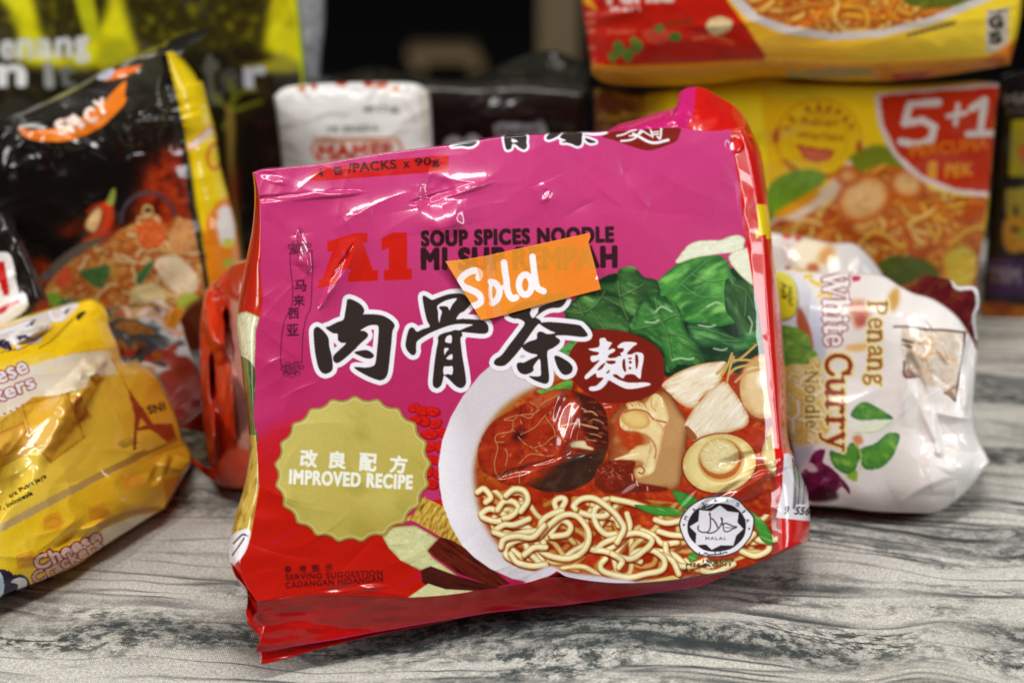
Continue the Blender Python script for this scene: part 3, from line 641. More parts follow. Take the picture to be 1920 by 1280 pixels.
    for q, w in (([(790,402),(900,382),(1000,398),(1100,424)],3.2), ([(985,282),(1050,280),(1095,312)],2.6), ([(1060,345),(1120,360),(1150,385)],1.8), ([(1030,470),(1090,480),(1130,500)],1.8), ([(1000,520),(1080,530)],1.5), ([(960,250),(1000,270)],2)):
        S.stroke(U(q), w, (222,180,130), alpha=.85)
    for i in range(170):                              # wet speckle, strongest round the dimple and on the shoulder
        cx, cy, sx, sy = rnd.choice(((430,480,130,80), (620,590,110,50), (560,260,120,40), (330,830,60,50), (720,330,60,70), (1060,440,60,110))); x, y = rnd.gauss(cx,sx), rnd.gauss(cy,sy); d = math.atan2(y-480, x-430) + rnd.uniform(-.5,.5); l = rnd.uniform(8,34)
        S.stroke(U([(x,y),(x+l*math.cos(d),y+l*math.sin(d))]), rnd.uniform(.8,1.9), rnd.choice(((226,176,160),(206,110,80),(70,14,14),(100,20,10))), alpha=rnd.uniform(.35,.8), smooth=False)
    keep, kb = S.poly_mask(spline(cap, True), 2); km = np.zeros((S.h, S.w, 1), bool); km[kb[1]:kb[3], kb[0]:kb[2], 0] = keep; S.a = np.where(km, S.a, old)
    S.fill(U([(858,560),(900,532),(990,528),(1012,568),(1062,588),(1062,612),(990,604),(930,592),(880,590)]), (230,214,180), edge=((170,110,60),2)); S.stroke(U([(990,604),(1000,620),(1060,625)]), 1.6, (120,50,20))
    # halved mushroom
    S.fill(U([(1200,350),(1230,290),(1330,210),(1450,180),(1650,90),(1720,120),(1790,230),(1850,330),(1872,480),(1855,600),(1835,780),(1830,850),(1780,930),(1650,960),(1500,970),(1320,960),(1200,985),(1080,925),(1075,860),(1100,760),(1180,680),(1195,560)]), (170,120,72), edge=((112,46,18),8), grad=((1150,800,(150,64,30)),(1240,830,(186,140,88))), tex=[(76,50,40,(196,150,98),.6,0,0)])
    S.fill(U([(1280,290),(1250,400),(1290,520),(1340,600),(1420,620),(1490,560),(1470,470),(1320,440),(1290,370)]), (172,58,20), soft=3, tex=[(80,14,10,(206,96,40),.6,-.1,0)])
    fr = U([(1340,215),(1400,195),(1450,190),(1500,205),(1580,130),(1640,150),(1700,250),(1712,340),(1672,430),(1650,560),(1622,680),(1582,790),(1500,842),(1432,852),(1420,770),(1470,752),(1490,722),(1400,692),(1240,692),(1350,640),(1440,572),(1540,552),(1530,500),(1450,455),(1330,440),(1290,390),(1300,310),(1360,270)])
    S.fill(fr, (226,202,146), edge=((196,140,76),4), tex=[(78,22,30,(240,226,178),.8,.05,0),(79,10,24,(196,144,84),.6,-.25,20)])
    S.ell(*U([(1425,345)])[0], 28, 18, (222,190,118), 14, edge=((200,146,76),6), soft=1)
    for q, w, c in (([(1330,285),(1420,262),(1520,285),(1580,345),(1685,372)],3.2,(160,84,40)), ([(1590,350),(1640,400),(1660,440)],3,(206,160,100)), ([(1490,470),(1560,520),(1600,600),(1590,680)],3,(176,112,60)), ([(1250,692),(1350,660),(1450,640)],2.4,(250,238,204)), ([(1420,762),(1462,742),(1500,780),(1480,812),(1450,800)],2.6,(140,60,28)), ([(1380,205),(1400,235)],2,(170,100,50)), ([(1440,190),(1462,228)],2,(170,100,50)), ([(1500,205),(1515,245)],2,(170,100,50)), ([(1560,150),(1560,230),(1600,280)],2.4,(200,150,90)), ([(1640,160),(1660,240)],2.4,(246,232,190))):
        S.stroke(U(q), w, c, alpha=.85)
    S.fill(U([(1100,762),(1200,702),(1380,700),(1425,722),(1405,800),(1440,880),(1550,905),(1700,935),(1650,962),(1400,972),(1200,985),(1090,925),(1078,850)]), (112,30,14), soft=1, tex=[(81,18,12,(150,52,26),.7,0,0)])
    for i in range(60):
        x, y = rnd.gauss(1210,70), rnd.gauss(790,45); S.stroke(U([(x,y),(x+rnd.uniform(-22,22),y+rnd.uniform(-6,22))]), rnd.uniform(.8,1.8), rnd.choice(((220,170,160),(180,90,70),(60,14,10))), alpha=.6, smooth=False)
    for q in ([(1395,820),(1400,870)], [(1430,870),(1445,915)], [(1525,925),(1528,955)], [(1150,215),(1200,205)], [(1160,245),(1215,240)]): S.stroke(U(q), 2.4, (236,210,206), alpha=.8, smooth=False)
    # egg, garlic, button mushroom
    S.ell(1432, 726, 50, 64, (150,60,26), 5); S.ell(1434, 724, 47, 61, (226,196,146), 5, edge=((190,134,76),10), tex=[(84,40,30,(240,220,178),.7,0,0)]); S.ell(1428,712,9,14,(250,240,214), soft=4)
    S.fill([(1428,855),(1436,820),(1452,790),(1480,770),(1480,880),(1450,890)], (222,206,150), edge=((170,120,60),6))
    def bulb(q, seed, ro):
        S.fill(q, (230,216,190), edge=((188,140,88),6), tex=[(seed,46,7,(244,238,222),.9,.1,ro),(seed+1,40,4,(206,170,120),.6,-.25,ro)])
    bulb(G([(900,715),(925,680),(980,640),(1040,612),(1120,585),(1200,572),(1285,572),(1270,640),(1240,700),(1130,790),(1110,840),(1060,846),(1000,815),(945,760)]), 86, -22)
    bulb(G([(1280,690),(1320,730),(1380,820),(1420,900),(1405,955),(1310,990),(1130,1030),(1080,1040),(1036,960),(1060,895),(1130,800),(1220,710)]), 88, -50)
    for q in ([(1230,640),(1290,590),(1370,550),(1430,500),(1466,466)], [(1260,650),(1290,600),(1320,520)], [(1300,650),(1340,610),(1420,590),(1500,590)], [(1290,690),(1310,600),(1330,540)], [(1340,690),(1400,640),(1500,610)], [(1320,560),(1420,560),(1510,580)]):
        S.stroke(G(q), 5, (206,172,96), rim=(140,92,36))
    S.fill(G([(1036,960),(1060,960),(1110,1020),(1085,1042),(1060,1020)]), (150,84,40))
    S.ell(1349, 869, 72, 58, (130,40,18), -8); S.ell(1349, 868, 69, 55, (228,208,144), -8, edge=((206,172,96),9), tex=[(90,40,30,(240,228,182),.8,0,0)]); S.ell(1352, 862, 44, 42, (206,168,98), 0)
    S.ell(1351, 860, 40, 38, (170,92,40), 0); S.ell(1349, 855, 37, 33, (222,204,150), 0, edge=((196,160,92),5), tex=[(91,14,5,(240,230,190),.7,0,30),(92,7,3,(180,150,90),.5,-.3,30)])
    # noodles
    Y = lambda q: Z(960,800,3.2,q); W5 = lambda q: Z(420,850,3.2,q)
    loops = [Y(q) for q in ([(830,740),(960,760),(1060,850)],[(600,430),(700,450),(800,480)],[(270,500),(255,450),(290,425),(320,440),(290,500)],[(690,520),(705,600),(650,680),(560,740),(480,735)],[(780,620),(850,650),(905,700),(990,690)],[(860,555),(930,575),(1010,560)],[(880,625),(950,645),(1020,650)],[(180,800),(160,740),(190,690),(140,660)],
            [(1380,745),(1460,772),(1540,735),(1520,690),(1440,690)],[(1440,650),(1500,682),(1600,670)],[(1400,690),(1450,640)],[(920,700),(930,760),(980,820),(1060,835),(1160,800)],[(880,760),(960,800),(1000,880)],[(170,620),(180,560),(240,520),(300,500)],[(230,640),(290,560),(350,590),(330,640),(240,655)],[(520,600),(560,540),(620,550),(640,590)],
            [(400,510),(480,530),(560,530),(580,480),(520,470),(490,520),(510,590),(560,640),(620,640)],[(560,790),(530,830),(560,870),(700,900),(800,880),(900,855),(910,790),(830,735),(740,750),(720,780),(770,805)],[(510,730),(560,690),(700,640),(780,640),(840,680),(790,740),(700,790),(560,745),(480,735)],
            [(-60,580),(0,590),(90,600),(115,640),(0,655)],[(0,395),(60,395),(92,440),(60,500),(0,510)],[(380,490),(370,470),(420,430),(500,430),(600,500),(650,560),(670,610),(630,690)],[(60,780),(0,730),(15,675),(90,650),(150,660),(220,590),(300,530),(380,530),(440,590),(462,660),(430,740),(350,785),(260,780),(185,750),(150,700)],[(80,700),(110,760),(200,840)],[(1140,860),(1220,870),(1330,820)],[(600,760),(660,800),(640,840)])]
    loops += [W5(q) for q in ([(1520,230),(1560,210),(1600,260),(1570,290)],[(1540,360),(1600,330),(1690,375),(1640,405),(1560,385),(1540,360)],[(1640,335),(1680,285),(1740,290),(1765,330),(1720,375),(1680,385)],[(1690,250),(1740,212),(1800,222),(1822,280),(1780,345)],[(1620,462),(1680,425),(1740,425),(1830,390)],[(1620,470),(1700,492),(1800,470),(1870,462)],
            [(1740,640),(1690,605),(1700,550),(1780,512),(1870,500)],[(1660,560),(1680,512),(1760,492),(1850,500),(1920,430)],[(1720,600),(1760,650),(1850,672),(1930,662)],[(1800,605),(1860,562),(1930,560)])]
    noodle_field(S, [(905,930),(960,915),(1060,930),(1160,930),(1300,945),(1450,960),(1450,1030),(1300,1075),(1180,1085),(1060,1068),(980,1048),(925,1000)], 46, 12, 5, cols=((206,150,80),(190,120,50),(222,190,120)), rim=(130,50,14), span=60, smooth=False)
    noodle_field(S, [(900,925),(960,910),(1060,925),(1160,932),(1300,950),(1450,965),(1450,1030),(1300,1075),(1180,1085),(1060,1068),(980,1048),(925,1000)], 26, 10.5, 6, cols=((236,222,166),(226,204,140),(240,230,190)), rim=(160,100,40), span=85, smooth=False)
    for q in loops:
        S.stroke([(x+1.5,y+3) for x, y in q], 14, (110,26,8), alpha=.65); S.stroke(q, 11.5, (242,232,186), rim=(190,146,62))
        S.stroke([(x-1.0,y-1.6) for x, y in q], 3.0, (250,246,220), alpha=.5)
    # scallion leaves
    for q in ([(735,468),(860,472),(950,480),(1010,500),(1045,520),(960,536),(880,532),(800,510)], [(960,382),(1050,398),(1120,440),(1150,490),(1080,492),(1020,482)], [(1390,480),(1450,515),(1530,590),(1566,702),(1500,682),(1460,600),(1440,540)], [(1060,760),(1120,760),(1110,790),(1068,810)]):
        S.fill(Y(q), (66,140,50), edge=((40,100,34),2.5), tex=[(94,50,5,(170,204,110),.8,-.1,20)])
    # bottom of the bowl and the red below
    S.fill([(990,1083),(1030,1060),(1062,1072),(1120,1080),(1190,1090),(1180,1110),(1000,1110)], (218,210,222), soft=2); S.fill([(1200,1092),(1262,1078),(1300,1096),(1200,1100)], (216,196,120), smooth=False)
    S.fill([(440,1140),(504,1125),(560,1117),(640,1116),(764,1121),(826,1117),(930,1104),(985,1096),(1022,1086),(1044,1070),(1062,1082),(1116,1093),(1179,1096),(1262,1090),(1335,1077),(1397,1064),(1457,1036),(1540,1000),(1540,1300),(400,1300)], (172,10,12), smooth=False, grad=((950,1060,(188,14,14)),(950,1180,(150,6,12))))
    # main title
    for g, h in ((GLYPH_ROU, ()), (GLYPH_GU, ()), (GLYPH_CHA, ())):
        m, b = S.union(g, h, pad=14); S.put(blur(dilate(m, 19).astype(np.float32), 3), (b[0], b[1], b[2], b[3]), np.array((120,20,70))/255, .35); S.put(dilate(m, 18.5), b, np.array(WHITE)/255)
    for g, h in ((GLYPH_ROU, ()), (GLYPH_GU, GU_HOLES), (GLYPH_CHA, ())):
        m, b = S.union(g, h, pad=3)
        if h:
            q, bb = S.union(GU_HOLES); S.put(q, bb, np.array(WHITE)/255)
        S.put(m, b, np.array(BLACK)/255)
    el = spline(Z(1060,600,6.4,[(330,125),(400,108),(520,115),(640,125),(760,150),(900,200),(1020,265),(1110,340),(1160,420),(1180,500),(1185,600),(1180,700),(1150,790),(1060,880),(960,930),(850,970),(760,985),(600,1000),(440,990),(340,930),(200,830),(100,720),(50,600),(40,450),(60,380),(130,280),(260,180)]), True, 14)
    el = el + np.stack([.9*noise(np.arange(len(el))*.9, 0*el[:,0], 3), .9*noise(np.arange(len(el))*.9, 0*el[:,0]+7, 4)], 1)
    m0, b0 = S.poly_mask(el, 3)
    mc, bc_ = S.union(GLYPH_CHA, pad=14); mc = dilate(mc, 18.5)                     # the white edge of the title stays over the seal
    full = np.zeros((S.h, S.w), bool); full[b0[1]:b0[3], b0[0]:b0[2]] = m0; full[bc_[1]:bc_[3], bc_[0]:bc_[2]] &= ~mc
    S.put(full, (0, 0, S.w, S.h), np.array((118,26,12))/255)
    m, b = S.union(GLYPH_MIAN, MIAN_HOLES); S.put(m, b, np.array(WHITE)/255)
    # gold badge
    t = np.linspace(0, 2*math.pi, 420, endpoint=False); sc = .994 + .026*np.cos(t*21+1.2) + .004*np.cos(t*42+2.4)
    E = lambda k: np.stack([661+144*k*sc*np.cos(t)-2*np.sin(t)*k, 879+134*k*sc*np.sin(t)-3*np.cos(t)*k], 1)
    S.fill(E(1.005)+(1,2), (120,60,20), smooth=False, soft=2, alpha=.6); S.fill(E(1), (158,142,66), smooth=False); S.fill(E(.968), (214,204,140), smooth=False)
    S.fill(E(.954), (190,174,84), smooth=False, grad=((560,760,(196,182,100)),(760,1000,(180,162,72))), tex=[(95,150,90,(196,182,96),.6,0,0),(96,90,60,(150,140,50),.5,-.2,40)])
    for ch, x, y in (('改',578,858), ('良',632,861), ('配',689,865), ('方',746,869)): S.text(ch, (x-15,y+15.5), (x+15,y+17.5), 31, (236,236,226), 1.5)
    S.text('IMPROVED RECIPE', (543,905.5), (772,916), 25, (236,236,226), 1.7, sp=1.12)
    # small print
    DK = (96, 14, 14)
    for ch, x, y in (('参',540,1067), ('考',568,1066), ('图',592,1065), ('示',617,1064)): S.text(ch, (x-6.5,y+6.5), (x+6.5,y+6), 13, DK, .9)
    S.text('SERVING SUGGESTION', (536,1087), (717,1078.5), 10.5, DK, .8, sp=1.15); S.text('CADANGAN HIDANGAN', (536,1102), (718,1090), 11, DK, .8, sp=1.15)
    # halal mark
    M = lambda q: Z(1250,910,6.4,q)
    OUT = [(150,480),(170,380),(260,260),(370,180),(500,130),(640,120),(780,130),(880,180),(960,270),(1040,360),(1055,430),(1030,570),(980,660),(880,770),(760,830),(620,855),(480,850),(360,820),(260,730),(190,610)]
    S.fill(M(OUT), (34,30,34)); S.fill(M([(605+(x-605)*.968, 490+(y-490)*.962) for x, y in OUT]), WHITE)
    S.fill(M([(248,500),(270,400),(340,300),(440,240),(600,210),(760,230),(860,290),(930,380),(950,480),(930,600),(860,690),(760,760),(600,790),(450,770),(330,680),(270,600)]), (38,33,36))
    S.fill(M([(640,235),(730,305),(865,322),(850,440),(922,518),(835,600),(800,718),(650,715),(540,768),(470,705),(345,715),(355,575),(273,490),(380,425),(392,292),(530,305)]), (224,220,228), smooth=False)
    AR = (36, 28, 36)
    for q, w in (([(512,345),(520,330),(525,420),(522,500),(500,548),(450,560),(400,548),(375,515),(382,480)],2.0), ([(540,395),(562,410),(590,450),(612,500)],2.2), ([(650,385),(668,400),(660,450),(620,515),(560,560),(490,570)],2.0), ([(655,390),(675,470),(690,540),(735,550),(790,520),(838,500)],1.8), ([(672,475),(700,450),(750,465),(800,488),(840,492)],2.0), ([(700,500),(760,505),(830,505)],1.0)):
        S.stroke(M(q), w, AR)
    S.text('HALAL', M([(468,648)])[0], M([(716,650)])[0], 5.6, AR, .35, sp=1.25)
    for ch, x, y, ro in (('M',233,388,-66), ('A',330,290,-50), ('L',452,212,-26), ('A',585,180,-8), ('Y',725,172,6), ('S',852,228,34), ('I',925,312,50), ('A',970,418,66)):
        c = np.array(M([(x,y)])[0]); d = np.array([math.cos(math.radians(ro)), math.sin(math.radians(ro))]); u = np.array([d[1],-d[0]]); wd = 1.2 if ch=='I' else 3.4
        S.text(ch, c-d*wd-u*3.4, c+d*wd-u*3.4, 7, AR, .4)
    for x, y in ((207,470),(990,515)):
        a = np.arange(10)*math.pi/5-math.pi/2; r = np.where(np.arange(10)%2==0, 2.8, 1.2); c = M([(x,y)])[0]; S.fill(np.stack([c[0]+r*np.cos(a), c[1]+r*np.sin(a)],1), AR, smooth=False)
    S.stroke(M([(393,800),(396,828),(440,822),(470,805),(500,826),(560,826),(640,818),(642,788)]), 1.8, AR); S.stroke(M([(726,800),(690,802),(668,816),(640,818)]), 1.8, AR); S.stroke(M([(580,826),(582,790)]), 1.6, AR)
    TK = (62, 52, 30)
    S.text('1500:2009', M([(432,922)])[0], M([(802,912)])[0], 5.6, TK, .5, slant=.2); S.text('MS6-06/2011', M([(232,972)])[0], M([(762,962)])[0], 6.4, TK, .5, slant=.2); S.text('1', M([(234,1022)])[0], M([(250,1020)])[0], 4.8, TK, .5)
    # right edge: red gusset with small print, yellow mark, barcode
    S.fill([(1369,249),(1385,343),(1397,437),(1408,506),(1413,537),(1422,578),(1435,675),(1438,725),(1447,781),(1454,862),(1456,920),(1460,978),(1457,1031),(1560,1010),(1560,150),(1360,200)], (206,18,10), smooth=False)
    S.fill(Z(960,140,3.2,[(1468,775),(1528,780),(1540,830),(1570,945),(1570,985),(1525,985),(1525,960),(1490,965),(1465,988),(1458,935),(1480,930)]), (246,214,10), smooth=False)
    y = 520
    for wd in ('RAMUAN','SOUP','MEE','NOODLES','WHEAT','FLOUR','SEASONING','Contain','Monosod','Glutam','SUGAR','Cont','RAMUAN','MEE','TEPUNG','MINYAK','GARAM','BAHAN','PERASA','Gara','Gula','REMPAH','Mengan'):
        x = 1452 + (y-520)*.062; S.text(wd[:5], (x,y+5), (x+20,y+4.4), 5.5, (96,8,8), .35); y += 11.5
    for wd, yy in (('SIMP',800),('DI T',812),('KERI',824),('TU',842)): S.text(wd, (1468,yy), (1486,yy-1), 8, (96,8,8), .5)
    S.fill([(1455,984-14),(1466,915),(1470,850),(1480,849),(1500,870),(1540,920),(1540,979)], WHITE, smooth=False)
    for i, (dx, w) in enumerate(((0,1.2),(3,2.2),(6.4,1.1),(9.5,2.6),(13,1.2),(16,1.0),(19,2.6),(23,1.2))):
        S.stroke([(1485+dx*.7,858+dx*.8),(1489+dx,895),(1489+dx,925),(1487+dx,953 if i<2 else 944)], w, (30,28,30))
    S.text('9', (1470.5,963), (1477,963.5), 15, (40,36,38), .8, slant=.1)
    for i in range(3): S.text('556'[i], (1489.5+i*9.6,963.5+i*.4), (1496.5+i*9.6,964+i*.4), 14, (40,36,38), .8, slant=.25)
    # left gusset: red above, cabbage, root picture, outlined letter
    Lf = [(476,324),(487,371),(489,437),(489,480),(487,500),(493,560),(489,590),(479,620),(476,660),(475,720),(476,781),(480,820),(484,853),(486,912),(478,959),(470,1006),(456,1035),(448,1060)]
    S.fill(Lf + [(400,1060),(400,320)], (180,34,8), smooth=False)
    S.fill([(440,588),(462,583),(474,588),(487,594),(480,620),(477,700),(440,690)], (216,212,176), smooth=False, edge=((150,140,90),3), tex=[(97,6,20,(240,238,214),.7,0,0),(98,4,14,(120,110,70),.6,-.3,20)])
    S.fill([(440,680),(477,690),(476,781),(482,830),(440,830)], (62,86,40), tex=[(99,5,24,(150,160,100),.7,-.1,10)])
    S.fill([(430,815),(480,815),(486,912),(478,959),(470,1006),(456,1035),(440,1060),(400,1060),(420,900)], (196,164,70), smooth=False, tex=[(100,8,40,(120,84,24),.9,0,15),(101,5,30,(232,212,130),.7,-.1,15)])
    S.fill([(430,1010),(455,992),(470,996),(462,1030),(446,1052),(430,1060)], WHITE); S.stroke([(438,1018),(454,1002),(464,1004)], 3, BLACK); S.stroke([(436,1040),(450,1020),(458,1008)], 2.6, BLACK)
    return S

HR = np.array([(1388,246),(1397,274),(1410,340),(1420,400),(1429,452),(1434,540),(1442,656),(1452,760),(1460,850),(1464,900),(1466,960),(1468,1028)], float)
def hero_wr(x, y):
    edge = np.clip((430 - y) / 150, 0, 1) + np.clip((y - 1000) / 90, 0, 1) + np.clip((570 - x) / 90, 0, 1) + np.clip((x - 1330) / 110, 0, 1)
    k = .16 + .46 * np.clip(edge, 0, 1)
    h = .0014 * fbm(x / 360, y / 300, 2, 2) + k * .00062 * crumple(x / 165, y / 140, 8, 2) + k * .00022 * crumple(x / 80, y / 70, 12, 1)
    h = h + crease(x, y, [(492,372),(560,368),(630,352)], 9, .0014) + crease(x, y, [(640,405),(668,442),(656,490),(628,540),(600,590)], 10, .0016, True) + crease(x, y, [(640,405),(700,398)], 12, .0009, True)
    h = h + crease(x, y, [(805,362),(845,366),(885,352),(920,330)], 8, .0012) + crease(x, y, [(806,300),(800,352)], 12, -.0012, True) + crease(x, y, [(828,380),(838,430)], 26, .0020)
    h = h + crease(x, y, [(1018,340),(1028,365),(1010,380)], 16, .0014) + crease(x, y, [(560,438),(567,480),(565,500)], 11, .0018, True) + crease(x, y, [(1072,745),(1064,800),(1052,840)], 20, .0018) + crease(x, y, [(970,876),(1030,868),(1080,845)], 8, .0013)
    h = h + crease(x, y, [(1330,912),(1390,900),(1450,880)], 12, .0026, True) + crease(x, y, [(1320,945),(1390,930),(1455,890)], 10, .0020, True) + crease(x, y, [(1390,855),(1450,852)], 14, .0022)
    h = h + crease(x, y, [(600,1108),(660,1096),(720,1110),(790,1118)], 12, .0014) + crease(x, y, [(1040,1070),(1110,1060),(1200,1020)], 14, .0014, True) + crease(x, y, [(1330,1050),(1290,1080)], 16, .0016, True)
    # the fold along the right edge is a narrow flat facet
    d = np.interp(y, HR[:, 1], HR[:, 0]) - x + 2.5 * noise(y / 38, 0 * y, 66); h = h - 6.0e-5 * np.clip(21 - d, 0, 26)
    h = h + HFOLD1(x, y) + HFOLD2(x, y) + HFOLD3(x, y) + HGLINT(x, y)
    return h

hero_plane = plane_base((482, 1226), .010, (1440, 1052), .016, 33)
HFOLD1 = folds(11, 22, (490,330,1400,430), 150, 12, .0006); HFOLD2 = folds(12, 16, (490,430,600,1080), 120, 10, .0005); HFOLD3 = folds(13, 22, (520,1000,1440,1085), 120, 9, .0005, -8)
HGLINT = glint(hero_plane, [(828,392,30,20,75), (846,362,40,4,-14), (560,369,60,4,-4), (512,334,14,5,20), (570,474,22,5,80), (1024,366,7,5,-60), (630,520,34,4,-62), (1062,790,34,12,-80), (1020,872,46,5,-14), (1418,862,32,9,-6), (1400,905,48,6,-28), (1290,935,16,4,-50), (1180,915,14,5,-30), (1378,272,8,8,0), (664,1102,30,4,-4)])
S = art_soup_pack()
for ch in range(3): S.a[..., ch] = blur(S.a[..., ch].copy(), 1)      # print is never razor sharp
hero_c = hero_plane.at(np.array([960., 1150.])); hero_c = (hero_c[0], hero_c[1], 0.0)
hero = thing('noodle_pack', 'glossy magenta and red soup noodle multipack with an orange sticker, in front of the others', 'noodle pack', hero_c)
hl = [(476,324),(487,371),(489,437),(489,480),(487,500),(493,560),(489,590),(479,620),(476,660),(475,720),(476,781),(480,820),(484,853),(486,912),(478,959),(470,1006),(458,1035),(452,1060),(464,1095),(482,1128)]
ht = [(476,324),(494,319),(541,315),(594,310),(712,290),(816,277),(869,270),(931,259),(1000,254),(1072,251),(1135,248),(1180,244),(1235,241),(1272,240),(1335,248),(1388,246)]
hr = [(1388,246),(1397,274),(1410,340),(1420,400),(1429,452),(1434,540),(1442,656),(1452,760),(1460,850),(1464,900),(1466,960),(1468,1028)]
hb = [(482,1128),(504,1124),(560,1114),(640,1114),(764,1119),(826,1116),(930,1101),(985,1092),(1020,1081),(1044,1071),(1062,1080),(1116,1089),(1179,1092),(1262,1086),(1335,1073),(1397,1062),(1468,1028)]
sl = [(473,323),(477,365),(474,421),(465,470),(456,515),(445,584),(445,631),(452,675),(456,719),(464,760),(466,800),(467,850),(459,905),(439,975),(430,1025),(431,1053),(442,1082),(468,1120)]
st = [(473,323),(494,316),(541,312),(594,307),(712,287),(816,274),(931,256),(1000,251),(1135,246),(1235,241),(1335,244),(1400,232)]
sr = [(1400,232),(1413,256),(1427,287),(1438,359),(1446,437),(1454,506),(1463,578),(1472,687),(1477,812),(1488,856),(1504,894),(1513,916),(1516,938),(1519,975),(1518,1000),(1512,1016)]
sb = [(468,1120),(500,1134),(640,1124),(764,1126),(930,1110),(1040,1086),(1179,1098),(1335,1080),(1420,1058),(1512,1016)]
pillow('wrapper', hero_plane, hl, ht, hr, hb, dict(L=sl, T=st, R=sr, B=sb), .026,   .062, 1.2, S, FILM, bulge=.0038, wr=hero_wr, parent=hero, m=44, pw=3, back=(180,16,14), rim=.035)
# top seal: crimped fin standing up behind the right end of the ridge
SF = Sheet(1100, 140, 1450, 300, 2, (190, 28, 104))
SF.fill([(1305,160),(1330,150),(1440,180),(1440,300),(1250,300),(1282,262),(1300,215)], (196,20,12), smooth=False); SF.fill([(1285,235),(1320,225),(1345,222),(1330,245),(1320,252)], (206,60,60), soft=3, alpha=.6)
flap('top_seal', hero_plane, [(1128,250),(1180,246),(1235,243),(1272,243),(1335,254),(1390,262),(1414,258)], [(1132,248),(1160,233),(1191,225),(1229,213),(1268,200),(1274,176),(1290,165),(1318,165),(1347,181),(1378,200),(1398,224),(1414,256)], -.004, -.022, 2, SF, FILM, hero,
     wr=lambda x, y: .0010 * crumple(x / 55, y / 45, 21, 2), sag=.004, thick=.0006)
# bottom seal: the folded base and its two crimped edges on the cloth
SB = Sheet(420, 1000, 1540, 1270, 1.5, (166, 8, 14))
SB.fill([(400,1100),(1540,900),(1540,1300),(400,1300)], (184,14,10), smooth=False, tex=[(31,90,20,(200,24,18),.7,0,-8),(33,120,26,(140,4,10),.6,-.1,-8)])
SB.stroke([(480,1222),(545,1211),(640,1196),(795,1168),(920,1147),(1014,1137),(1148,1121),(1260,1107),(1313,1099),(1426,1050)], 3, (190,30,90), smooth=False); SB.fill([(1200,1112),(1250,1085),(1330,1085),(1300,1105)], (180,20,80), soft=4)
crimp = lambda x, y: .0009 * fbm(x / 110, y / 40, 41, 2) + .0007 * crumple(x / 150, y / 60, 43, 2) * np.clip((760 - x) / 200, .25, 1)
def serrate(pts, amp=1.1, per=5.0):
    q = resample(np.array(pts, float), int(np.hypot(*np.diff(np.array(pts, float), axis=0).T).sum() / (per * .5)))
    q[3:-3, 1] += amp * np.where(np.arange(len(q) - 6) % 2 == 0, 1, -1) * (.5 + .5 * noise(np.arange(len(q) - 6) * .13, np.zeros(len(q) - 6), 9)); return q
flap('bottom_seal', hero_plane, [(466,1112),(482,1130),(504,1126),(560,1116),(640,1116),(764,1120),(826,1117),(930,1102),(985,1093),(1020,1083),(1062,1082),(1116,1090),(1179,1093),(1262,1087),(1335,1074),(1397,1063),(1470,1030),(1510,1016)],
     [(463,1168),(487,1196),(479,1223)] + [tuple(v) for v in serrate([(479,1223),(545,1212),(639,1197),(689,1187),(795,1169),(920,1148),(1014,1138),(1054,1135),(1148,1122),(1254,1108),(1313,1100),(1360,1079),(1426,1050)])] + [(1480,1030),(1511,1017)], -.001, -.011, 1.5, SB, FILM, hero, wr=crimp, sag=-.0015, thick=.0006)
flap('bottom_seal', hero_plane, [(489,1216),(545,1207),(639,1192),(795,1164),(900,1146)], [(489,1245),(523,1238),(607,1214),(701,1191),(800,1172),(901,1150)], -.014, -.014, 3, SB, FILM, hero, wr=crimp, thick=.0005)
flap('gusset_fold', hero_plane, [(431,1053),(440,1060),(452,1066),(470,1100),(482,1130)], [(442,1080),(462,1104),(464,1130),(461,1150),(470,1175)], -.012, -.002, 3, SB, FILM, hero, wr=crimp, thick=.0006)
# orange sold sticker
ST = Sheet(820, 420, 1140, 620, 3, (230, 128, 22)); K6 = lambda q: Z(820, 420, 6, q)
ST.fill(K6([(0,0),(1920,0),(1920,1200),(0,1200)]), (230,126,20), smooth=False, grad=(K6([(100,500)])[0]+((236,146,30),), K6([(1800,600)])[0]+((226,118,18),)))
GH = (206, 128, 26)
ST.text('SUP REMPAH', K6([(250,512)])[0], K6([(1960,500)])[0], 40, GH, 3)
m, b = ST.union(GLYPH_CHA[1:2] + [K6([(780,1010),(900,900),(1050,850),(1100,870),(1200,820),(1250,760),(1330,790),(1440,770),(1480,830),(1400,900),(1100,1000)])]); ST.put(m, b, np.array(GH)/255)
WL = (240, 232, 236)
for q, w in (([(465,605),(478,560),(450,530),(400,525),(330,555),(270,610),(262,660),(300,705),(370,735),(440,770),(490,820),(490,870),(450,905),(390,925)],12.5), ([(600,650),(650,665),(680,700),(700,745),(690,810),(660,860),(615,890)],12), ([(750,435),(762,540),(778,640),(780,700)],12.5), ([(690,735),(730,715),(780,695)],8), ([(778,690),(800,780),(840,835),(885,825)],12.5), ([(1070,368),(1085,500),(1105,640),(1130,720),(1195,755)],12)):
    ST.stroke(K6(q), w, WL)
ST.stroke(K6([(622,660),(600,700),(594,770),(602,840),(622,885)]), 7, WL)
t = np.linspace(0, 6.3, 30); ST.stroke(K6(list(zip(990 + 72*np.cos(t), 682 + 112*np.sin(t)))), 12, WL, smooth=False)
ST.stroke(K6([(1790,615),(1805,590)]), 4, WL)
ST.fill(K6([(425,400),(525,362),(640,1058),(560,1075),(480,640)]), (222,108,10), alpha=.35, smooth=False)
def sticker_h(x, y):
    s = (x - 907.5 - (y - 480) * .165)
    return .0016 * np.clip(1 - np.abs(s) / 15, 0, 1) + .0026 * np.clip((-15 - s) / 60, 0, 1.4) ** 1.5 + .0018 * np.clip((x - 1085) / 40, 0, 1.2) ** 2
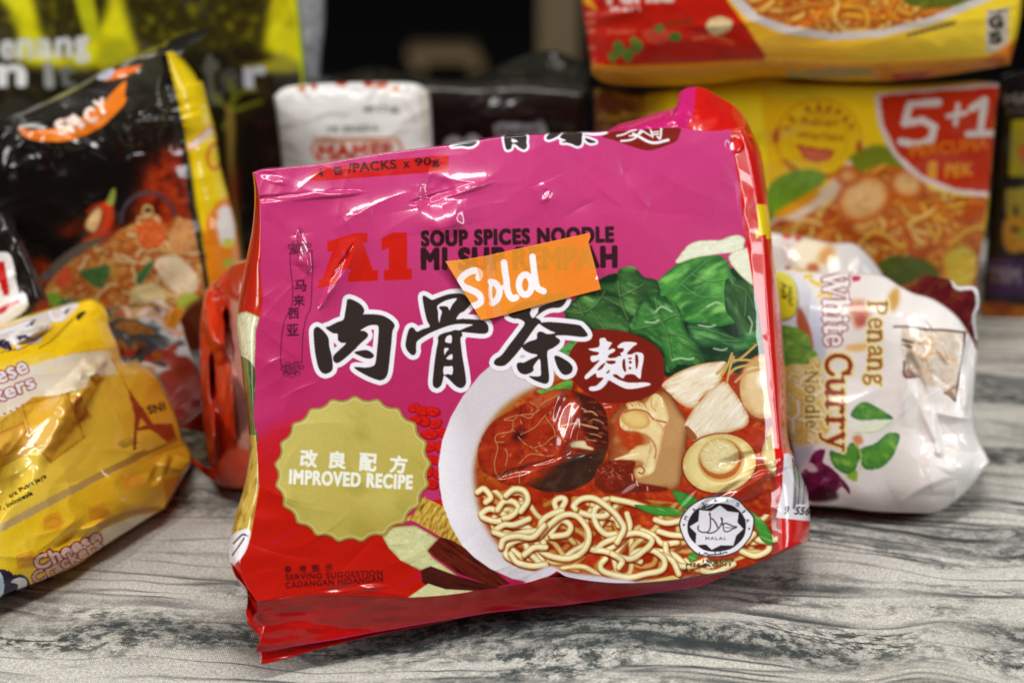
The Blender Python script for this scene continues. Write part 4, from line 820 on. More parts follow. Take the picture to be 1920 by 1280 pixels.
def make_sticker():
    L, R = K6([(90,420),(290,750),(490,1080)]), K6([(1712,100),(1724,150),(1700,205),(1760,420),(1840,735)]); T, B = K6([(90,420),(300,398),(525,362),(1100,235),(1712,100)]), K6([(490,1080),(640,1055),(1200,900),(1840,735)])
    F = coons(L, T, R, B, 130, 220)
    # height of the pack's film under it: the same field as the wrapper's front, plus the paper
    hw = heroh(F) + .0009 + sticker_h(F[..., 0], F[..., 1])
    V = hero_plane.at(F, hw).reshape(-1, 3); K = ST.sample(F).reshape(-1, 3); N = len(V); V2 = hero_plane.at(F, hw - .0005).reshape(-1, 3)
    i = np.arange(N).reshape(F.shape[:2]); b = np.r_[i[0,:-1], i[:-1,-1], i[-1,::-1][:-1], i[::-1,0][:-1]]; b2 = np.roll(b, -1); q0 = gridquads(*F.shape[:2])
    o = build_mesh('sold_sticker', np.vstack([V, V2]), np.vstack([q0, q0[:, ::-1] + N, np.stack([b, b2, b2 + N, b + N], 1)]), None, np.vstack([K, K]), PAPER, hero)
    o['label'] = 'orange sticker with the handwritten word Sold, folded near its left end'
def heroh(F):
    # bulge of the front at a traced point, from the same profile pillow() uses
    s = np.clip((F[..., 0] - 955) / 485, -1, 1); t = np.clip((F[..., 1] - 690) / 415, -1, 1)
    return .0038 * (1 - np.abs(s) ** 3) * (1 - np.abs(t) ** 3) + hero_wr(F[..., 0], F[..., 1])
make_sticker()
# ================================================================== the packs around and behind it
T_, t_ = .115, .05
SERIF = {
 'h': (.56, [([(.10,0),(.10,.74)],T_), ([(.02,.72),(.10,.72)],t_), ([(.02,.02),(.20,.02)],t_), ([(.12,.36),(.22,.48),(.34,.46),(.40,.34),(.40,0)],T_), ([(.31,.02),(.50,.02)],t_)]),
 'n': (.56, [([(.10,0),(.10,.48)],T_), ([(.02,.47),(.10,.47)],t_), ([(.02,.02),(.20,.02)],t_), ([(.12,.36),(.22,.48),(.34,.46),(.40,.34),(.40,0)],T_), ([(.31,.02),(.50,.02)],t_)]),
 'i': (.28, [([(.13,0),(.13,.48)],T_), ([(.04,.47),(.13,.47)],t_), ([(.04,.02),(.23,.02)],t_), ([(.13,.66),(.131,.66)],.14)]),
 't': (.34, [([(.15,.64),(.15,.10),(.21,.03),(.30,.06)],T_), ([(.04,.48),(.31,.48)],t_)]),
 'e': (.47, [([(.10,.27),(.38,.27)],t_), ([(.38,.27),(.37,.40),(.25,.48),(.13,.42),(.09,.25),(.14,.08),(.26,.02),(.40,.10)],.085)]),
 'W': (.98, [([(.10,.70),(.30,0)],T_), ([(.30,0),(.49,.66)],t_), ([(.42,.70),(.64,0)],T_), ([(.64,0),(.86,.70)],t_), ([(.01,.70),(.22,.70)],t_), ([(.34,.70),(.54,.7)],t_), ([(.76,.70),(.96,.70)],t_)]),
 'C': (.66, [([(.58,.50),(.50,.66),(.34,.71),(.18,.62),(.10,.36),(.18,.10),(.34,.01),(.50,.05),(.60,.18)],.105), ([(.58,.71),(.58,.48)],t_)]),
 'u': (.58, [([(.12,.48),(.12,.14),(.20,.03),(.32,.05),(.40,.16)],T_), ([(.42,.48),(.42,0)],T_), ([(.02,.47),(.12,.47)],t_), ([(.33,.47),(.42,.47)],t_), ([(.42,.02),(.53,.02)],t_)]),
 'r': (.42, [([(.13,0),(.13,.48)],T_), ([(.03,.47),(.13,.47)],t_), ([(.03,.02),(.25,.02)],t_), ([(.14,.33),(.22,.46),(.33,.47)],.07), ([(.33,.44),(.331,.44)],.13)]),
 'y': (.54, [([(.10,.48),(.28,.03)],T_), ([(.43,.48),(.27,.0),(.18,-.18),(.08,-.20)],.06), ([(.02,.47),(.20,.47)],t_), ([(.34,.47),(.52,.47)],t_)]),
 'N': (.76, [([(.12,0),(.12,.70)],t_*1.2), ([(.12,.70),(.60,.02)],T_), ([(.60,0),(.60,.70)],t_*1.2), ([(.03,.02),(.22,.02)],t_), ([(.03,.69),(.14,.69)],t_), ([(.50,.69),(.70,.69)],t_)]),
 'o': (.52, [([(.25,.49),(.13,.42),(.09,.25),(.13,.08),(.25,.01),(.37,.08),(.41,.25),(.37,.42),(.25,.49)],.09)]),
 'd': (.56, [([(.40,.36),(.28,.48),(.14,.42),(.09,.25),(.14,.07),(.27,.01),(.40,.12)],.09), ([(.42,0),(.42,.74)],T_), ([(.33,.72),(.42,.72)],t_), ([(.42,.02),(.52,.02)],t_)]),
 'l': (.28, [([(.13,0),(.13,.74)],T_), ([(.04,.72),(.13,.72)],t_), ([(.04,.02),(.23,.02)],t_)]),
 'a': (.50, [([(.12,.38),(.20,.48),(.33,.45),(.37,.34),(.37,.10),(.42,.03),(.47,.05)],.09), ([(.37,.28),(.20,.24),(.10,.13),(.16,.03),(.28,.04),(.37,.14)],.08)]),
 'g': (.52, [([(.24,.48),(.13,.42),(.12,.30),(.22,.22),(.34,.28),(.35,.41),(.24,.48)],.085), ([(.34,.44),(.48,.48)],t_), ([(.16,.22),(.12,.12),(.24,.08),(.40,.03),(.42,-.08),(.26,-.18),(.10,-.12),(.12,.0),(.22,.07)],.075)]),
 'P': (.62, [([(.14,0),(.14,.70)],T_), ([(.04,.02),(.26,.02)],t_), ([(.04,.69),(.30,.69),(.46,.62),(.48,.48),(.38,.36),(.16,.34)],.08)]),
}
def serif(S, body, p0, p1, cap, up, col, outline=None, bold=0):
    tot = sum(SERIF[c][0] for c in body); p0, p1 = np.array(p0, float), np.array(p1, float); e = (p1 - p0) / tot; up = np.array(up, float)
    k = cap / .72
    for ps in ((outline, True), (None, False)):
        if ps[1] and not outline: continue
        x = 0
        for c in body:
            adv, st = SERIF[c]
            for pts, w in st:
                S.stroke([p0 + e * (x + a) + up * k * b for a, b in pts], w * k + bold + (outline[1] * 2 if ps[1] else 0), outline[0] if ps[1] else col, smooth=len(pts) > 2)
            x += adv

def base_of(pl, x, y):
    q = pl.at(np.array([float(x), float(y)])); return (q[0], q[1], 0.0)
def film(amp, a, bsc, seed, fine=.06):
    return lambda x, y: amp * .9 * fbm(x / (a * 2.4), y / (bsc * 2.4), seed, 2) + amp * .5 * crumple(x / (a * 1.5), y / (bsc * 1.5), seed + 3, 2) + amp * fine * crumple(x / (a * .4), y / (bsc * .4), seed + 5, 1)

# ------------------------------------------------------------------ yellow cheese cracker bag, left front
def art_crackers():
    S = Sheet(-90, 540, 400, 1180, 2, (206, 164, 36)); A = lambda q: Z(0, 540, 5.333, q); B = lambda q: Z(160, 560, 3.556, q); D = lambda q: Z(0, 860, 4.5725, q)
    S.fill([(-100,500),(420,500),(420,1200),(-100,1200)], (216,182,60), smooth=False, grad=((60,800,(222,192,64)),(320,800,(190,138,30))), tex=[(201,90,70,(216,182,60),.5,0,-25)])
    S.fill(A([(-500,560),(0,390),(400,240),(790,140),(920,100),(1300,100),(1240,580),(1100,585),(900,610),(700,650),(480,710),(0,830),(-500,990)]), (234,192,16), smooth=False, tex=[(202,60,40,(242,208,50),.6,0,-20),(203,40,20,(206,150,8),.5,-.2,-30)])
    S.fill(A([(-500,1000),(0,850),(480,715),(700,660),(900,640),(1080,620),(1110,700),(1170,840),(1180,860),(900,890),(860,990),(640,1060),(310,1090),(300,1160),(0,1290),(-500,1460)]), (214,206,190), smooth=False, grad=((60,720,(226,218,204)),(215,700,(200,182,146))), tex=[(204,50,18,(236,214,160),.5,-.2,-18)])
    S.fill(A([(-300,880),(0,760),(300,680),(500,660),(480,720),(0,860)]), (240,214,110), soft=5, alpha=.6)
    # biscuits in print
    for q, c in ((A([(0,1330),(330,1090),(760,1060),(930,1290),(500,1500),(330,1620),(0,1800)]), (206,162,50)), (B([(-60,860),(-20,690),(30,770),(0,800)]), (178,90,30))):
        S.fill(q, c, smooth=False, edge=((186,128,30),5), tex=[(205,12,10,(226,186,80),.5,0,0)])
    S.fill([(40,758),(128,735),(160,820),(95,868),(60,830)], (214,166,48), smooth=False, edge=((170,110,20),4)); S.fill([(140,744),(152,740),(168,780),(150,790),(140,782)], (170,92,24), smooth=False)
    S.fill([(-10,815),(45,790),(55,830),(0,860)], (220,168,60), smooth=False, edge=((180,110,30),4))
    for i in range(5): S.ell(-2+i*11, 780-i*5, 2.4, 2, (170,110,30))
    # brand lettering: navy under white
    NV, W_ = (44, 36, 72), (226, 222, 226)
    S.fill(A([(-200,640),(0,560),(250,560),(400,500),(480,350),(640,330),(790,180),(760,140),(400,250),(0,410),(-200,480)]), (206,196,190), smooth=False)
    for q in ([(-60,560),(40,510),(90,530),(130,620),(40,610)], [(160,490),(250,460),(310,500),(270,530),(190,520)], [(250,390),(330,320),(360,300),(330,370)], [(590,310),(680,200),(700,210),(640,290)], [(560,300),(600,310),(590,340)]): S.fill(A(q), NV, smooth=False)
    for q in ([(110,470),(140,540),(190,600)], [(100,500),(200,420),(330,390)], [(300,470),(400,510),(330,540),(230,520)], [(0,440),(140,400),(280,350)], [(500,240),(520,300),(580,320),(640,270)], [(620,210),(720,160),(760,170)]): S.stroke(A(q), 6.5, W_)
    S.ell(*A([(430,400)])[0], 15, 11, (214,206,190), -30); S.ell(*A([(415,400)])[0], 5, 4, (190,170,130), -30)
    S.stroke(A([(390,600),(520,520),(640,400),(740,300)]), 2, (96,76,10)); S.fill(A([(760,270),(830,230),(860,240),(790,320),(765,310)]), (60,44,10))
    S.stroke(A([(-40,650),(120,620),(230,600),(400,490),(480,380)]), 1.6, NV)
    # cheese crackers, twice
    RD = (150, 48, 36)
    S.text('ese', A([(-10,955)])[0], A([(285,835)])[0], 20, W_, 1.2, outline=(RD,2.6)); S.text('kers', A([(-40,1150)])[0], A([(355,985)])[0], 25, W_, 1.4, outline=(RD,2.8))
    # seam strip, address, ghost biscuits, lower white band
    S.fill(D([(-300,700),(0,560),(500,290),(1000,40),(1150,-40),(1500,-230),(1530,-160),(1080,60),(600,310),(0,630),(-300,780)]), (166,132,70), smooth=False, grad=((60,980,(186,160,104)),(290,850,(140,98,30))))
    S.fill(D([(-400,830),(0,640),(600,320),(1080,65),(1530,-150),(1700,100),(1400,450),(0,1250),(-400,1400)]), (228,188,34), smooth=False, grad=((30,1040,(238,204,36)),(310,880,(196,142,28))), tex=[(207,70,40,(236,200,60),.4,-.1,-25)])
    for x, y in ((100,978),(186,960),(250,902),(50,1050)):
        S.fill([(x-20,y-8),(x+10,y-20),(x+22,y),(x+12,y+14),(x-18,y+16)], (214,140,40), alpha=.6, smooth=False); S.stroke([(x-14,y),(x,y-8),(x+12,y-4),(x+6,y+8),(x-8,y+10)], 2, (196,108,30), alpha=.6)
    S.fill(D([(830,560),(950,500),(1100,440),(1350,410),(1380,440),(1200,470),(1000,540),(870,600)]), (150,104,20), soft=2, alpha=.8)
    S.fill(D([(870,610),(1000,550),(1200,480),(1350,462),(1400,440),(1300,560),(900,780),(880,700)]), (214,206,178), smooth=False, soft=1)
    S.text('Cheese', D([(330,955)])[0], D([(870,700)])[0], 24, (222,196,180), 1.6, outline=((140,26,30),3)); S.text('Crackers', D([(310,1075)])[0], D([(880,760)])[0], 21, (214,180,160), 1.2, outline=((140,26,30),2.4))
    BK = (50, 42, 20)
    S.text('tra Putri Jaya', D([(90,345)])[0], D([(405,165)])[0], 10, BK, .7); S.text('7, Indonesia', D([(5,450)])[0], D([(285,310)])[0], 9.5, BK, .7)
    S.fill(D([(1420,170),(1500,-40),(1660,20),(1600,130)]), (222,176,44), smooth=False); S.fill(D([(1410,200),(1590,110),(1560,170),(1420,420)]), (196,120,30), smooth=False, alpha=.8)
    # tower
    TW = (134, 52, 22)
    S.fill(B([(165,390),(190,410),(260,560),(330,660),(390,740),(450,830),(580,830),(600,920),(540,960),(480,900),(430,870),(345,880),(340,1000),(318,1010),(325,870),(330,770),(300,680),(290,620),(240,510)]), TW, smooth=False); S.fill(B([(370,790),(410,840),(355,860)]), (196,150,46), smooth=False)
    S.fill(B([(350,1000),(390,920),(480,900),(550,960),(420,1010)]), (190,146,40), smooth=False); S.text('SNI', B([(425,770)])[0], B([(535,740)])[0], 15, BK, 1)
    for i in range(4): S.stroke(B([(210+i*14,965+i*8),(300+i*20,925+i*10)]), 1.6, BK)
    # big letter at the bottom corner
    S.ell(-4, 1098, 36, 30, (40,36,66), -30); S.ell(32, 1098, 25, 21, (40,36,66), -30); S.ell(34, 1097, 18, 14, W_, -30); S.fill([(10,1098),(24,1092),(34,1098),(26,1112),(8,1120)], (40,36,66)); S.ell(-8, 1098, 16, 30, (190,214,226), 0)
    return S
pl = plane_base((66, 1098), .003, (300, 962), .004, 48); S = art_crackers()
r = thing('cracker_bag', 'yellow cheese cracker bag lying at the left front with a tower print', 'cracker bag', base_of(pl, 100, 1080))
wr_c = film(.0018, 130, 90, 210, .04)
ck_g = glint(pl, [(55,845,105,20,-52), (150,1000,26,5,-28), (20,640,40,5,-20), (300,880,16,6,-60)]); ck_f = folds(21, 26, (-40,580,330,1060), 120, 12, .0012, -30); ck_f2 = folds(22, 14, (200,600,340,950), 90, 9, .0014)
wr_ck = lambda x, y: wr_c(x, y) + ck_g(x, y) + ck_f(x, y) + ck_f2(x, y)
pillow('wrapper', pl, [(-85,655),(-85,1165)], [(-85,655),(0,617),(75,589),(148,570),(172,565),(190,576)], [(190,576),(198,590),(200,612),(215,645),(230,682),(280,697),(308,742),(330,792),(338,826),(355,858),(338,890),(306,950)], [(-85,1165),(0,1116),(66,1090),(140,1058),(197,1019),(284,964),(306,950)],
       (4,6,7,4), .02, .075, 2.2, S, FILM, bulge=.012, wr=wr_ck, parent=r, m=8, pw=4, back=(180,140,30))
SE = Sheet(180, 540, 420, 920, 1, (196, 150, 60)); SE.fill([(180,500),(420,500),(420,900),(180,900)], (204,132,20), smooth=False, tex=[(220,30,60,(232,170,60),.8,0,30),(221,12,40,(150,96,30),.5,-.2,30)])
flap('end_fin', pl, [(282,668),(300,632),(318,590),(326,574)], [(298,676),(318,645),(338,600),(350,580)], -.010, -.014, 3, SE, FILM_SOFT, r, thick=.0008, wr=film(.001, 30, 30, 222))
flap('end_fin', pl, [(286,690),(300,700),(316,730),(332,762)], [(296,668),(330,690),(352,722),(344,758)], -.010, -.014, 3, SE, FILM_SOFT, r, thick=.0008, wr=film(.001, 30, 30, 223))
CLEAR = bpy.data.materials.new('clear_film'); CLEAR.use_nodes = True; nt = CLEAR.node_tree; nt.nodes.clear()
o_ = nt.nodes.new('ShaderNodeOutputMaterial'); mx_ = nt.nodes.new('ShaderNodeMixShader'); tr_ = nt.nodes.new('ShaderNodeBsdfTransparent'); gl_ = nt.nodes.new('ShaderNodeBsdfGlossy'); fr_ = nt.nodes.new('ShaderNodeFresnel')
tr_.inputs[0].default_value = (.90, .85, .72, 1); gl_.inputs['Roughness'].default_value = .16; fr_.inputs[0].default_value = 1.3
nt.links.new(fr_.outputs[0], mx_.inputs[0]); nt.links.new(tr_.outputs[0], mx_.inputs[1]); nt.links.new(gl_.outputs[0], mx_.inputs[2]); nt.links.new(mx_.outputs[0], o_.inputs[0])
CF = folds(23, 22, (190,560,400,820), 110, 12, .0014)
flap('clear_end', pl, [(192,575),(204,620),(226,676),(286,694),(318,752),(334,800)], [(300,560),(335,590),(350,640),(372,700),(392,760),(400,815)], -.006, -.016, 5, SE, CLEAR, r, thick=.0006, wr=lambda x, y: film(.0024, 60, 50, 224, 0)(x, y) + CF(x, y))

# ------------------------------------------------------------------ red folded pack between the bag and the pink pack
S = Sheet(340, 470, 540, 960, 1.5, (182, 44, 12))
S.fill([(340,470),(540,470),(540,960),(340,960)], (190,46,12), smooth=False, tex=[(230,14,160,(110,12,5),.85,.0,4),(231,22,120,(214,84,20),.5,-.15,4)])
S.fill([(432,560),(450,545),(470,560),(470,950),(440,950),(448,800),(428,660)], (176,120,108), smooth=False, soft=3); S.fill([(398,640),(408,720),(424,860),(412,880),(396,760)], (134,20,8), soft=7)  # dark streaks and soft patch put the shade of the folds into the colour
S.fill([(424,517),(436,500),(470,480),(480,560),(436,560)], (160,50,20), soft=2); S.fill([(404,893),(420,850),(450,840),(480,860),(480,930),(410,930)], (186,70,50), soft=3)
pl = plane_base((404, 896), .002, (470, 915), .002, 12)
r = thing('red_pack', 'red orange glossy pack standing behind the left edge of the pink pack', 'food pack', base_of(pl, 430, 900))
RF = folds(24, 12, (380,520,470,900), 240, 12, .0005, 86); RG = glint(pl, [(408,600,40,14,80), (432,690,60,4,86), (400,760,50,3,88)])
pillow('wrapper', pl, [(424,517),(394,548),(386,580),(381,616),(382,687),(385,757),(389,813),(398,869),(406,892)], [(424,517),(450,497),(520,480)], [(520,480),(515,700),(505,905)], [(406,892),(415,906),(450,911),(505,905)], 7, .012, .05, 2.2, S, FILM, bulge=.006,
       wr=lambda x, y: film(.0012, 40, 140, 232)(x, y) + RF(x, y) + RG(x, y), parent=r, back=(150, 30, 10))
flap('corner_flap', pl, [(364,858),(380,872),(402,880)], [(362,868),(385,890),(408,904)], .002, .002, 2, S, FILM, r, wr=film(.0008, 20, 20, 233))

# ------------------------------------------------------------------ black instant noodle pack with the yellow side, left
def art_black_noodle():
    S = Sheet(-80, 40, 480, 720, 1.5, (30, 26, 20))
    S.fill([(-80,40),(480,40),(480,720),(-80,720)], (24,20,15), smooth=False, grad=((150,150,(46,44,34)),(150,300,(15,10,8))), tex=[(240,120,90,(12,7,6),.7,0,0)])
    S.fill([(235,440),(270,330),(300,290),(345,280),(372,400),(395,560),(400,680),(60,680),(60,480),(150,420),(200,400)], (150,44,14), soft=14, tex=[(241,30,36,(60,12,6),.9,.0,20),(242,24,20,(206,84,30),.7,-.15,-20)])
    S.fill([(-80,360),(20,380),(120,440),(170,430),(120,500),(60,480),(-80,470)], (16,11,8), soft=8)
    S.fill([(160,424),(170,402),(184,388),(192,392),(186,420),(176,436)], (214,176,120), soft=2); S.fill([(186,388),(200,376),(212,386),(212,412),(198,438),(172,452),(150,452),(176,440),(190,420),(194,400)], (196,60,22), soft=2); S.stroke([(164,398),(176,386),(190,382)], 5, (150,40,16)); S.fill([(200,380),(210,356),(217,358),(212,384)], (130,140,60))
    t = np.linspace(math.pi, 2*math.pi, 20); S.stroke(np.stack([278+51*np.cos(t), 416+55*np.sin(t)], 1), 6, (66,62,72), smooth=False)
    S.stroke([(85,520),(130,480),(180,455),(190,460)], 18, (96,88,84))
    bowl = [(84,545),(120,500),(170,465),(210,445),(225,430),(250,420),(262,402),(290,400),(310,420),(335,405),(362,430),(378,470),(392,540),(398,640),(90,640),(100,580)]
    S.fill(bowl, (196,140,70), tex=[(243,24,18,(226,186,110),.9,0,0),(244,18,14,(176,70,24),.8,-.1,0)])
    noodle_field(S, bowl, 150, 8, 9, cols=((226,186,110),(206,130,60),(232,206,150),(196,100,40)), rim=(140,64,24), span=34)
    S.fill([(255,430),(275,412),(295,415),(312,438),(300,462),(270,466)], (196,84,36), tex=[(245,10,8,(226,140,80),.8,0,0)]); t = np.linspace(0, 6.3, 16); S.stroke(np.stack([277+9*np.cos(t), 396+10*np.sin(t)], 1), 4, (206,186,110), smooth=False)
    S.ell(345, 445, 28, 34, (206,150,90), 20, tex=[(246,10,9,(190,90,40),.8,-.1,0)]); S.fill([(290,490),(330,480),(365,510),(372,540),(340,552),(310,530)], (230,212,176), tex=[(247,20,8,(206,120,60),.6,-.2,30)])
    for q in ([(150,510),(185,500),(206,498),(204,520),(190,540),(165,530)], [(255,520),(275,495),(292,490),(280,510),(262,535)], [(95,565),(130,560),(160,562),(120,580)]): S.fill(q, (50,104,60), tex=[(248,10,8,(120,170,110),.6,-.1,0)])
    S.ell(355, 568, 24, 18, (176,186,70)); S.ell(120,520,14,20,(206,80,50),30); S.ell(100,560,16,12,(120,170,60))
    S.fill([(245,545),(290,532),(310,550),(300,575),(255,580)], (222,204,150)); S.fill([(340,590),(395,560),(400,680),(320,680)], (96,40,20), soft=4)
    # orange banner along the ridge
    S.fill([(34,240),(60,244),(110,240),(150,222),(190,195),(214,170),(236,152),(234,176),(236,190),(222,208),(190,238),(150,258),(112,266),(70,264),(46,256)], (222,118,26)); S.fill([(190,150),(214,132),(240,126),(266,122),(256,134),(230,146),(200,152)], (214,104,30), smooth=False)
    S.fill([(182,148),(190,134),(208,128),(214,134),(204,148)], (166,170,186)); S.fill([(226,126),(240,108),(262,100),(296,98),(280,108),(252,112),(240,124)], (120,116,110))
    for ch, x, y in (('S',112,254), ('P',134,248), ('I',152,240), ('C',166,232), ('Y',186,216)): S.text(ch, (x,y), (x+(6 if ch == 'I' else 17),y-7), 26, (240,216,202), 2.2)
    S.stroke([(38,238),(60,236),(84,240)], 5, (190,190,186))
    # right side: yellow, with red ring and orange picture
    ye = [(312,101),(330,180),(345,240),(353,290),(366,390),(385,480),(397,560),(407,650),(480,650),(480,90),(320,90)]
    S.fill([(300,100),(318,180),(334,250),(344,300),(356,390),(374,480),(388,560),(396,650),(407,650),(397,560),(385,480),(366,390),(353,290),(345,240),(330,180),(312,101)], (20,16,12), smooth=False)
    S.fill(ye, (238,206,14), smooth=False, tex=[(249,30,60,(246,220,50),.5,0,0)])
    S.fill([(348,276),(362,262),(396,232),(402,244),(372,276),(352,286)], (222,150,40), smooth=False); S.fill([(354,272),(394,238),(400,248),(360,282)], (226,206,200), smooth=False)
    t = np.linspace(0, 6.3, 24); S.stroke(np.stack([402+12*np.cos(t), 294+24*np.sin(t)], 1), 5, (206,70,14), smooth=False)
    S.fill([(385,420),(400,390),(420,372),(440,380),(470,470),(470,660),(404,660),(396,560),(385,480)], (228,128,22), soft=2); S.fill([(408,400),(420,386),(432,392),(440,430),(436,460),(412,456)], (232,226,220)); S.ell(428, 456, 12, 9, (206,200,60)); S.ell(432,494,14,10,(170,170,60))
    return S
pl = plane_yaw(-.20, 1.08, 8, 10); S = art_black_noodle()
r = thing('black_noodle_pack', 'black noodle pack with an orange banner and a bright yellow side, at the left', 'noodle pack', base_of(pl, 170, 640))
wr_b = film(.0018, 90, 70, 250, .05)
BF = folds(27, 26, (0,200,400,330), 70, 8, .0016); BG = glint(pl, [(309,185,24,7,95), (255,215,10,3,-30), (60,240,26,4,0), (20,215,16,4,30), (300,222,30,4,-6), (25,330,8,4,60)])
pillow('wrapper', pl, [(-70,265),(-70,690)], [(-70,265),(0,236),(60,214),(150,168),(230,122),(300,101),(312,102)], [(312,102),(330,180),(345,240),(353,290),(366,390),(385,480),(397,560),(407,650)], [(-70,690),(407,650)],
       dict(L=[(-76,262),(-76,694)], T=[(-76,262),(0,226),(60,202),(150,158),(230,114),(300,95),(334,98)], R=[(334,98),(362,135),(372,152),(380,156),(393,205),(404,250),(413,310),(429,370),(442,420),(452,490),(456,560),(450,655)], B=[(-76,694),(450,655)]),
       .03, .07, 2.5, S, FILM_DARK, bulge=.010, wr=lambda x, y: wr_b(x, y) + .0012 * np.exp(-((y - 250 + (x - 200) * .1) / 40) ** 2) * crumple(x / 36, y / 40, 251, 1) + BF(x, y) + BG(x, y), parent=r, m=14, back=(40, 34, 20))
SK = Sheet(200, 30, 430, 150, 1, (26, 24, 20)); SK.fill([(200,30),(430,30),(430,150),(200,150)], (26,24,20), smooth=False, tex=[(255,30,12,(50,50,44),.7,0,-20)])
flap('top_seal', pl, [(222,130),(262,112),(300,102),(336,104)], [(236,112),(290,86),(340,66),(402,50)], -.008, -.03, 3, SK, FILM_DARK, r, wr=film(.0018, 26, 18, 256), thick=.0008)

# ------------------------------------------------------------------ black pack with red and white letter, far left edge
S = Sheet(-60, 380, 130, 800, 1.5, (26, 20, 18)); S.fill([(-60,380),(130,380),(130,800),(-60,800)], (24,18,16), smooth=False, tex=[(260,20,24,(54,46,42),.5,-.2,0)])
S.fill([(56,600),(80,560),(100,580),(104,640),(60,650)], (130,20,14), soft=4)
S.fill([(-60,490),(0,474),(14,474),(24,490),(34,545),(44,548),(52,560),(48,580),(20,602),(0,612),(-60,640)], (234,232,236)); S.fill([(-60,520),(-8,492),(8,490),(18,552),(6,556),(0,530),(-10,535),(-12,560),(-60,580)], (192,26,24), smooth=False); S.fill([(-60,600),(0,577),(34,560),(38,566),(0,590),(-60,616)], (192,26,24), smooth=False)
pl = plane_yaw(-.25, 1.0, -4, 14)
r = thing('black_pack', 'black glossy pack with a red letter outlined in white, cut by the left edge', 'food pack', base_of(pl, 0, 760))
pillow('wrapper', pl, [(-50,392),(-50,780)], [(-50,392),(0,401),(20,418)], [(20,418),(50,475),(69,519),(90,572),(101,640),(106,765)], [(-50,780),(106,765)], 4, .012, .05, 3, S, FILM_DARK, bulge=.007, wr=film(.0016, 40, 50, 262), parent=r, back=(24, 18, 16))

# ------------------------------------------------------------------ tall lime and black pack, back left
def art_lime():
    S = Sheet(-70, -160, 600, 640, 1, (150, 146, 20)); Q = lambda q: Z(0, 0, 3.2, q)
    S.fill([(-70,-160),(600,-160),(600,640),(-70,640)], (214,206,18), smooth=False, tex=[(270,50,60,(150,140,12),.8,-.1,0),(271,30,34,(226,220,40),.5,-.15,0)])
    for q, sd in (([(60,-80),(190,-80),(200,20),(150,90),(100,96),(70,30)], 272), ([(240,-120),(500,-120),(500,40),(470,110),(300,120),(250,70)], 274), ([(-70,-40),(10,10),(30,90),(-70,110)], 276)):
        S.fill(q, (44,38,8), soft=7, alpha=.95, tex=[(sd,22,26,(140,134,24),.8,-.15,0),(sd+1,14,18,(24,18,6),.8,0,0)])
    S.fill([(-70,120),(60,124),(160,128),(300,100),(420,90),(500,96),(540,130),(600,150),(600,640),(-70,640)], (30,24,10), soft=8, tex=[(278,30,36,(64,56,16),.6,-.1,0)])
    S.fill(Q([(1440,400),(1560,380),(1700,340),(1800,420),(1700,440),(1560,430)]), (150,142,24), soft=4); S.fill([(548,-160),(600,-160),(600,170),(566,170),(556,70)], (206,220,16), smooth=False)
    S.fill([(130,-60),(160,-60),(185,60),(160,66)], (176,176,20), soft=2); S.fill(Q([(620,260),(740,240),(800,320),(640,420),(580,400)]), (168,162,24), soft=5)
    G_ = (206, 206, 204)
    S.text('P', (-34,112), (-6,110), 50, G_, 2.4)
    x = 0
    for ch, w in (('e',28),('n',34),('a',32),('n',34),('g',30)):
        up = np.array([.02, -1]); S.text(ch, (x+2,110-x*.03), (x+w-4,109-x*.03), 44 if ch == 'g' else 33, G_, 2.6, up=up) if ch != 'g' else S.text(ch, (x+2,121-x*.03), (x+w-4,120-x*.03), 46, G_, 2.6); x += w+3
    S.text('n', (-2,160), (46,158), 34, (226,226,224), 4); S.text('i', (86,162), (100,161), 44, (150,150,146), 3); S.text('t', (112,163), (140,162), 38, (110,110,104), 2.5)
    S.text('t', (388,196), (414,194), 92, (84,82,72), 4); S.text('e', (416,172), (448,170), 40, (70,68,60), 3); S.text('r', (462,164), (498,162), 34, (176,178,184), 4)
    for q in ([(420,240),(432,210),(438,180),(430,150)], [(432,210),(460,200),(490,190)], [(432,206),(410,190),(400,176)], [(434,190),(456,172),(480,168)]): S.stroke(q, 7, (104,106,20))
    S.fill([(424,205),(432,200),(440,230),(438,300),(444,380),(456,470),(470,560),(452,560),(440,440),(428,300)], (128,104,44), soft=2); S.fill([(430,330),(520,300),(520,380),(450,400)], (110,20,10), soft=12, alpha=.6)
    S.fill([(455,250),(545,230),(545,560),(470,560)], (18,12,8), soft=6)
    return S
pl = plane_yaw(0, 1.27, 0, 5); S = art_lime()
r = thing('lime_pack', 'tall lime green and black noodle pack at the back left', 'noodle pack', base_of(pl, 250, 560))
pillow('wrapper', pl, [(-60,-140),(-60,585)], [(-60,-140),(535,-140)], [(535,-140),(552,0),(560,70),(566,140),(566,300),(556,585)], [(-60,585),(556,585)], 7, .02, .05, 3.2, S, FILM_DARK, bulge=.007, wr=film(.0014, 80, 80, 280), parent=r, back=(120, 120, 20))
